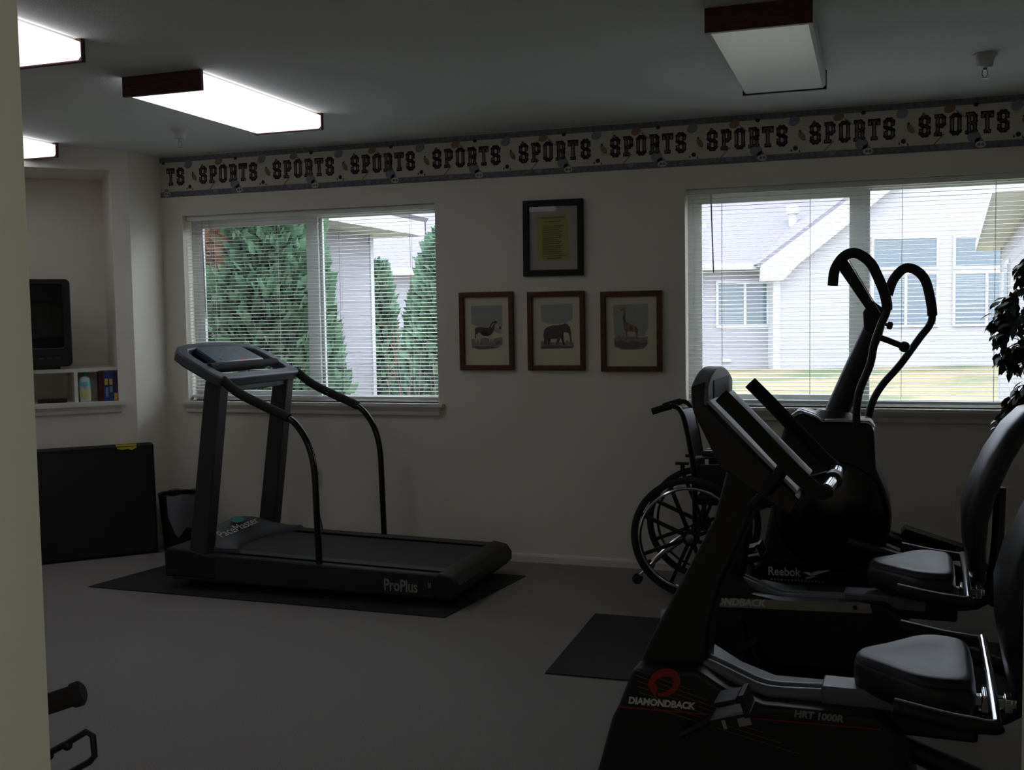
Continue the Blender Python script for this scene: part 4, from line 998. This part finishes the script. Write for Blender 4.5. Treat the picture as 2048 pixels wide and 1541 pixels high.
# neighbouring house: local x to the right, local y away, facing the camera direction
HC = V((-.32*25, -5.776+.9474*25, 0)); HR = math.radians(18.66)
H = thing('neighbor_house', 'white sided house with gable and grey roof across the lawn', 'house', HC, HR)
def HP(name, mb, m, parent=None, **k): return obj(name, mb, m, parent or H, world=False, smooth=False, **k)
slope = .735
pk = 13.0; pz = 2.41+slope*(pk-6.18)
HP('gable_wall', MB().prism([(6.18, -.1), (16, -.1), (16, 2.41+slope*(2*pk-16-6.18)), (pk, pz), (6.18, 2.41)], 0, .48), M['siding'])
HP('recessed_wall', MB().box(-9, 6.2, .5, .7, .1, 2.48), M['siding2'])
HP('foundation', MB().box(6.2, 16, -.02, .1, -.2, .08).box(-9, 6.18, .47, .6, .05, .34), M['found'])
HP('corner_board', MB().box(6.10, 6.26, -.03, .12, .08, 2.42).box(6.10, 6.17, .1, .5, .08, 2.4), M['fascia'])
# rake with fascia and returned eave
rk = [(5.62, 2.12), (5.74, 2.47), (pk, 2.47+slope*(pk-5.74)), (pk, 2.12+slope*(pk-5.74)), (6.3, 2.36), (6.18, 2.12)]
HP('rake_fascia', MB().prism([(5.72, 2.14), (5.74, 2.50), (pk, 2.50+slope*(pk-5.74)), (pk, 2.20+slope*(pk-5.74)), (6.6, 2.52), (6.25, 2.16)], -.35, -.27), M['fascia'])
HP('rake_soffit', MB().prism([(6.0, 2.30), (pk, 2.30+slope*(pk-6.0)), (pk, 2.34+slope*(pk-6.0)), (6.0, 2.34)], -.28, .02), M['soffit'])
HP('gable_roof', MB().prism([(5.70, 2.47), (pk, 2.47+slope*(pk-5.7)), (pk+7.3, 2.47), (pk+7.3, 2.53), (pk, 2.60+slope*(pk-5.7)), (5.64, 2.53)], -.34, 9), M['roof'])
HP('main_roof', MB().prism([(.04, 2.53), (.04, 2.58), (8.0, 2.58+7.96*.5), (8.0, 2.53+7.96*.5)], -9.4, pk, (0,0,0), (0,1,0), (0,0,1), (1,0,0)), M['roof'])
HP('eave_fascia', MB().box(-9.4, 6.0, .0, .08, 2.43, 2.58), M['fascia'])
HP('eave_soffit', MB().box(-9.4, 6.1, .06, .52, 2.43, 2.46), M['soffit'])
fl = MB().lathe([(.10, 0), (.10, .42), (.16, .43), (.16, .62), (.12, .64)], (7.1, 2.06, 3.45), seg=14); HP('roof_flue', fl, M['vent'])
HP('roof_vent', MB().box(4.72, 4.92, 2.0, 2.2, 3.5, 3.68), M['vent'])
def hwin(x0, x1, z0, z1, y, mull, slats_left):
    fr_ = MB(); f = .055
    fr_.box(x0-f, x0, y-.05, y+.01, z0-f, z1+f).box(x1, x1+f, y-.05, y+.01, z0-f, z1+f).box(x0, x1, y-.05, y+.01, z0-f, z0).box(x0, x1, y-.05, y+.01, z1, z1+f)
    if mull: fr_.box(mull-.03, mull+.03, y-.05, y+.01, z0, z1)
    w_ = HP('window', fr_, M['fascia'])
    HP('pane', MB().box(x0, x1, y-.03, y-.012, z0, z1), M['winblue'], w_)
    if slats_left:
        s_ = MB(); z_ = z0+.05
        while z_ < z1-.02: s_.box(x0+.01, (mull or x1)-.03, y-.036, y-.031, z_, z_+.03); z_ += .105
        HP('shade_slats', s_, M['winslat'], w_)
hwin(8.43, 9.88, 2.42, 3.08, 0, None, False); hwin(10.32, 11.75, 2.42, 3.08, 0, None, False)
hwin(8.43, 9.88, 1.08, 2.26, 0, 9.17, True); hwin(10.32, 11.75, 1.08, 2.26, 0, 11.05, True)
hwin(4.92, 6.06, 1.13, 2.13, .5, 5.55, True)
hv = MB().box(9.6, 10.0, -.04, 0, .0, .08).box(10.1, 10.5, -.04, 0, .0, .08).box(5.0, 5.2, .43, .47, .26, .34); HP('foundation_vent', hv, M['fascia'])

# wings of this building seen through the windows
Wl = thing('house_wing', 'white sided wing with overhanging eave outside the left window', 'house wing', (-4.6, 1.8, 0))
obj('siding_wall', MB().box(-4.87, -4.75, 1.80, 3.98, -.25, 2.25).box(-9, -4.87, 1.80, 1.92, -.25, 2.25), M['siding2'], Wl, smooth=False)
obj('corner_trim', MB().box(-4.88, -4.738, 3.93, 4.0, -.25, 2.24), M['fascia'], Wl, smooth=False)
obj('soffit', MB().box(-5.5, -4.29, 1.72, 4.24, 2.245, 2.265), M['soffit'], Wl, smooth=False)
obj('fascia', MB().box(-4.305, -4.28, 1.72, 4.26, 2.23, 2.37).box(-5.5, -4.28, 4.235, 4.26, 2.23, 2.37), M['fascia'], Wl, smooth=False)
obj('roof', MB().prism([(-4.28, 2.37), (-5.9, 3.05), (-5.9, 3.10), (-4.25, 2.41)], 1.70, 4.28), M['roof'], Wl, smooth=False)
dW = V((.069, .9976, 0)); nW = V((.9976, -.069, 0)); oW = V((.70, 1.3, 0))
Wr = thing('house_wing', 'white sided wing with eave at right edge of the right window', 'house wing', (1.8, 6, 0))
def wb(mb, a0, a1, n0, n1, z0, z1):
    c = oW+dW*(a0+a1)/2+nW*(n0+n1)/2+V((0,0,(z0+z1)/2)); return mb.obox(c, dW, nW, (0,0,1), (a1-a0)/2, (n1-n0)/2, (z1-z0)/2)
obj('siding_wall', wb(MB(), 1.0, 8.35, .30, .42, -.2, 2.21), M['siding'], Wr, smooth=False)
obj('corner_trim', wb(MB(), 8.30, 8.37, .285, .43, -.2, 2.2), M['fascia'], Wr, smooth=False)
obj('soffit', wb(MB(), 1.0, 8.78, .02, .42, 2.205, 2.225), M['soffit'], Wr, smooth=False)
obj('fascia', wb(wb(MB(), 1.0, 8.80, -.005, .02, 2.195, 2.32), 8.775, 8.8, .02, .5, 2.195, 2.32), M['fascia'], Wr, smooth=False)
w_ = obj('window', wb(MB(), 5.6, 6.7, .28, .31, .75, 1.95), M['fascia'], Wr, smooth=False)
obj('pane', wb(MB(), 5.66, 6.64, .272, .285, .81, 1.89), M['winblue'], w_, smooth=False)

def conifer(label, x, y, z0, h, r, n, seed, dead=None, group='arborvitae outside the left window'):
    random.seed(seed)
    t = thing('arborvitae_tree', label, 'tree', (x, y, z0), 0, group)
    prof = lambda f: r*(min(1, (f+.05)/.2)**.5)*max(0, 1-f)**.34*(1-.12*f)
    obj('trunk', MB().tube([(x, y, z0), (x, y, z0+h*.9)], [.05, .012], 8), M['bark'], t)
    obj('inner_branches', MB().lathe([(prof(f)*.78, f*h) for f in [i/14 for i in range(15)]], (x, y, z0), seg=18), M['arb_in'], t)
    b = MB(); d_ = MB()
    for i in range(n):
        f = random.random()**1.1; g = random.uniform(0, 2*PI); rr = prof(f)*(.74+.3*random.random())*(1+.08*math.sin(3*g+6*f))
        c = V((x+rr*math.cos(g), y+rr*math.sin(g), z0+f*h))
        out = V((math.cos(g), math.sin(g), 0)); up = (V((0,0,1))*random.uniform(.4, 1)+out*random.uniform(.3, .9)+V((random.uniform(-.4,.4), random.uniform(-.4,.4), 0))).normalized()
        sd = up.cross(V((random.uniform(-1,1), random.uniform(-1,1), random.uniform(-.3,.3)))).normalized(); L_ = random.uniform(.06, .14)
        vs = [c, c+up*L_*.4+sd*L_*.32, c+up*L_*.75+sd*L_*.16, c+up*L_, c+up*L_*.7-sd*L_*.2, c+up*L_*.45-sd*L_*.34]
        (d_ if dead and dead(c) else b).add(vs, [(0, 1, 2, 3, 4, 5)])
    obj('foliage', b, M['arb'], t, smooth=False, recalc=False)
    if d_.f: tag(obj('dead_foliage', d_, M['brown'], t, smooth=False, recalc=False), 'brown dead foliage')
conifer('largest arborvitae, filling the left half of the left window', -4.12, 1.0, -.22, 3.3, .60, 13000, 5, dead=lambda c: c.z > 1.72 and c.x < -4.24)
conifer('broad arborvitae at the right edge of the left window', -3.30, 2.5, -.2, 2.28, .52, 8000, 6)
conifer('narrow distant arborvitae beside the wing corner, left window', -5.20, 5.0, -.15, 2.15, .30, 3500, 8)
random.seed(31)
b = MB()
for i in range(60):
    a = V((-2.95+random.uniform(-.25, .35), 1.25+random.uniform(-.2, .2), -.23)); e_ = a+V((random.uniform(-.25, .25), random.uniform(-.2, .2), random.uniform(.9, 1.42)))
    m_ = (a+e_)/2+V((random.uniform(-.05,.05), random.uniform(-.05,.05), 0)); b.tube([a, m_, e_], [.005, .004, .002], 4)
tag(obj('twiggy_shrub', b, M['twig']), 'bare reddish twiggy shrub low outside the left window', 'shrub')
b = MB()
for i in range(40):
    a = V((-4.48+random.uniform(-.14, .16), 4.15+random.uniform(-.12, .15), -.2)); e_ = a+V((random.uniform(-.12, .12), random.uniform(-.1, .1), random.uniform(1.0, 1.6)))
    b.tube([a, (a+e_)/2, e_], [.006, .005, .002], 4)
    for k in range(12):
        p_ = a.lerp(e_, random.uniform(.2, 1)); b.tube([p_, p_+V((random.uniform(-.08,.08), random.uniform(-.08,.08), random.uniform(.0,.1)))], .004, 3)
tag(obj('brown_shrub', b, M['brown']), 'brown dry shrub beside the wing corner, left window', 'shrub')

# ------------------------------------------------------------------ light, sky, camera
w = bpy.data.worlds.new('overcast'); SC.world = w; w.use_nodes = True
bg = w.node_tree.nodes['Background']; bg.inputs[0].default_value = (.83, .905, 1.0, 1); bg.inputs[1].default_value = 6.0
la = bpy.data.lights.new('hall_lamp', 'AREA'); la.shape = 'RECTANGLE'; la.size = .3; la.size_y = 1.0; la.energy = 10; la.color = (1, 1, .97)
lo = bpy.data.objects.new('hall_lamp', la); lo.location = (.6, -6.4, 2.42); COL.objects.link(lo)

yaw, pit, rol = math.radians(-18.66), math.radians(-3.59), math.radians(-.92)
fwd = V((math.sin(yaw)*math.cos(pit), math.cos(yaw)*math.cos(pit), math.sin(pit))); right = V((math.cos(yaw), -math.sin(yaw), 0)); up = right.cross(fwd)
r2 = right*math.cos(rol)+up*math.sin(rol); u2 = up*math.cos(rol)-right*math.sin(rol)
cam = bpy.data.cameras.new('camera'); co_ = bpy.data.objects.new('camera', cam); COL.objects.link(co_)
mw = Matrix((( r2.x, u2.x, -fwd.x, 0), (r2.y, u2.y, -fwd.y, -5.776), (r2.z, u2.z, -fwd.z, 1.397), (0, 0, 0, 1)))
co_.matrix_world = mw
cam.sensor_width = 36; cam.sensor_fit = 'HORIZONTAL'; cam.lens = 2145/2048*36; cam.clip_start = .02; cam.clip_end = 200
SC.camera = co_
SC.view_settings.view_transform = 'Standard'; SC.view_settings.look = 'None'; SC.view_settings.exposure = 0; SC.view_settings.gamma = 1
try: SC.view_settings.use_curve_mapping = False
except Exception: pass
SC.cycles.use_denoising = True
SC.cycles.max_bounces = 10; SC.cycles.diffuse_bounces = 6; SC.cycles.transparent_max_bounces = 16
SC.cycles.sample_clamp_indirect = 6
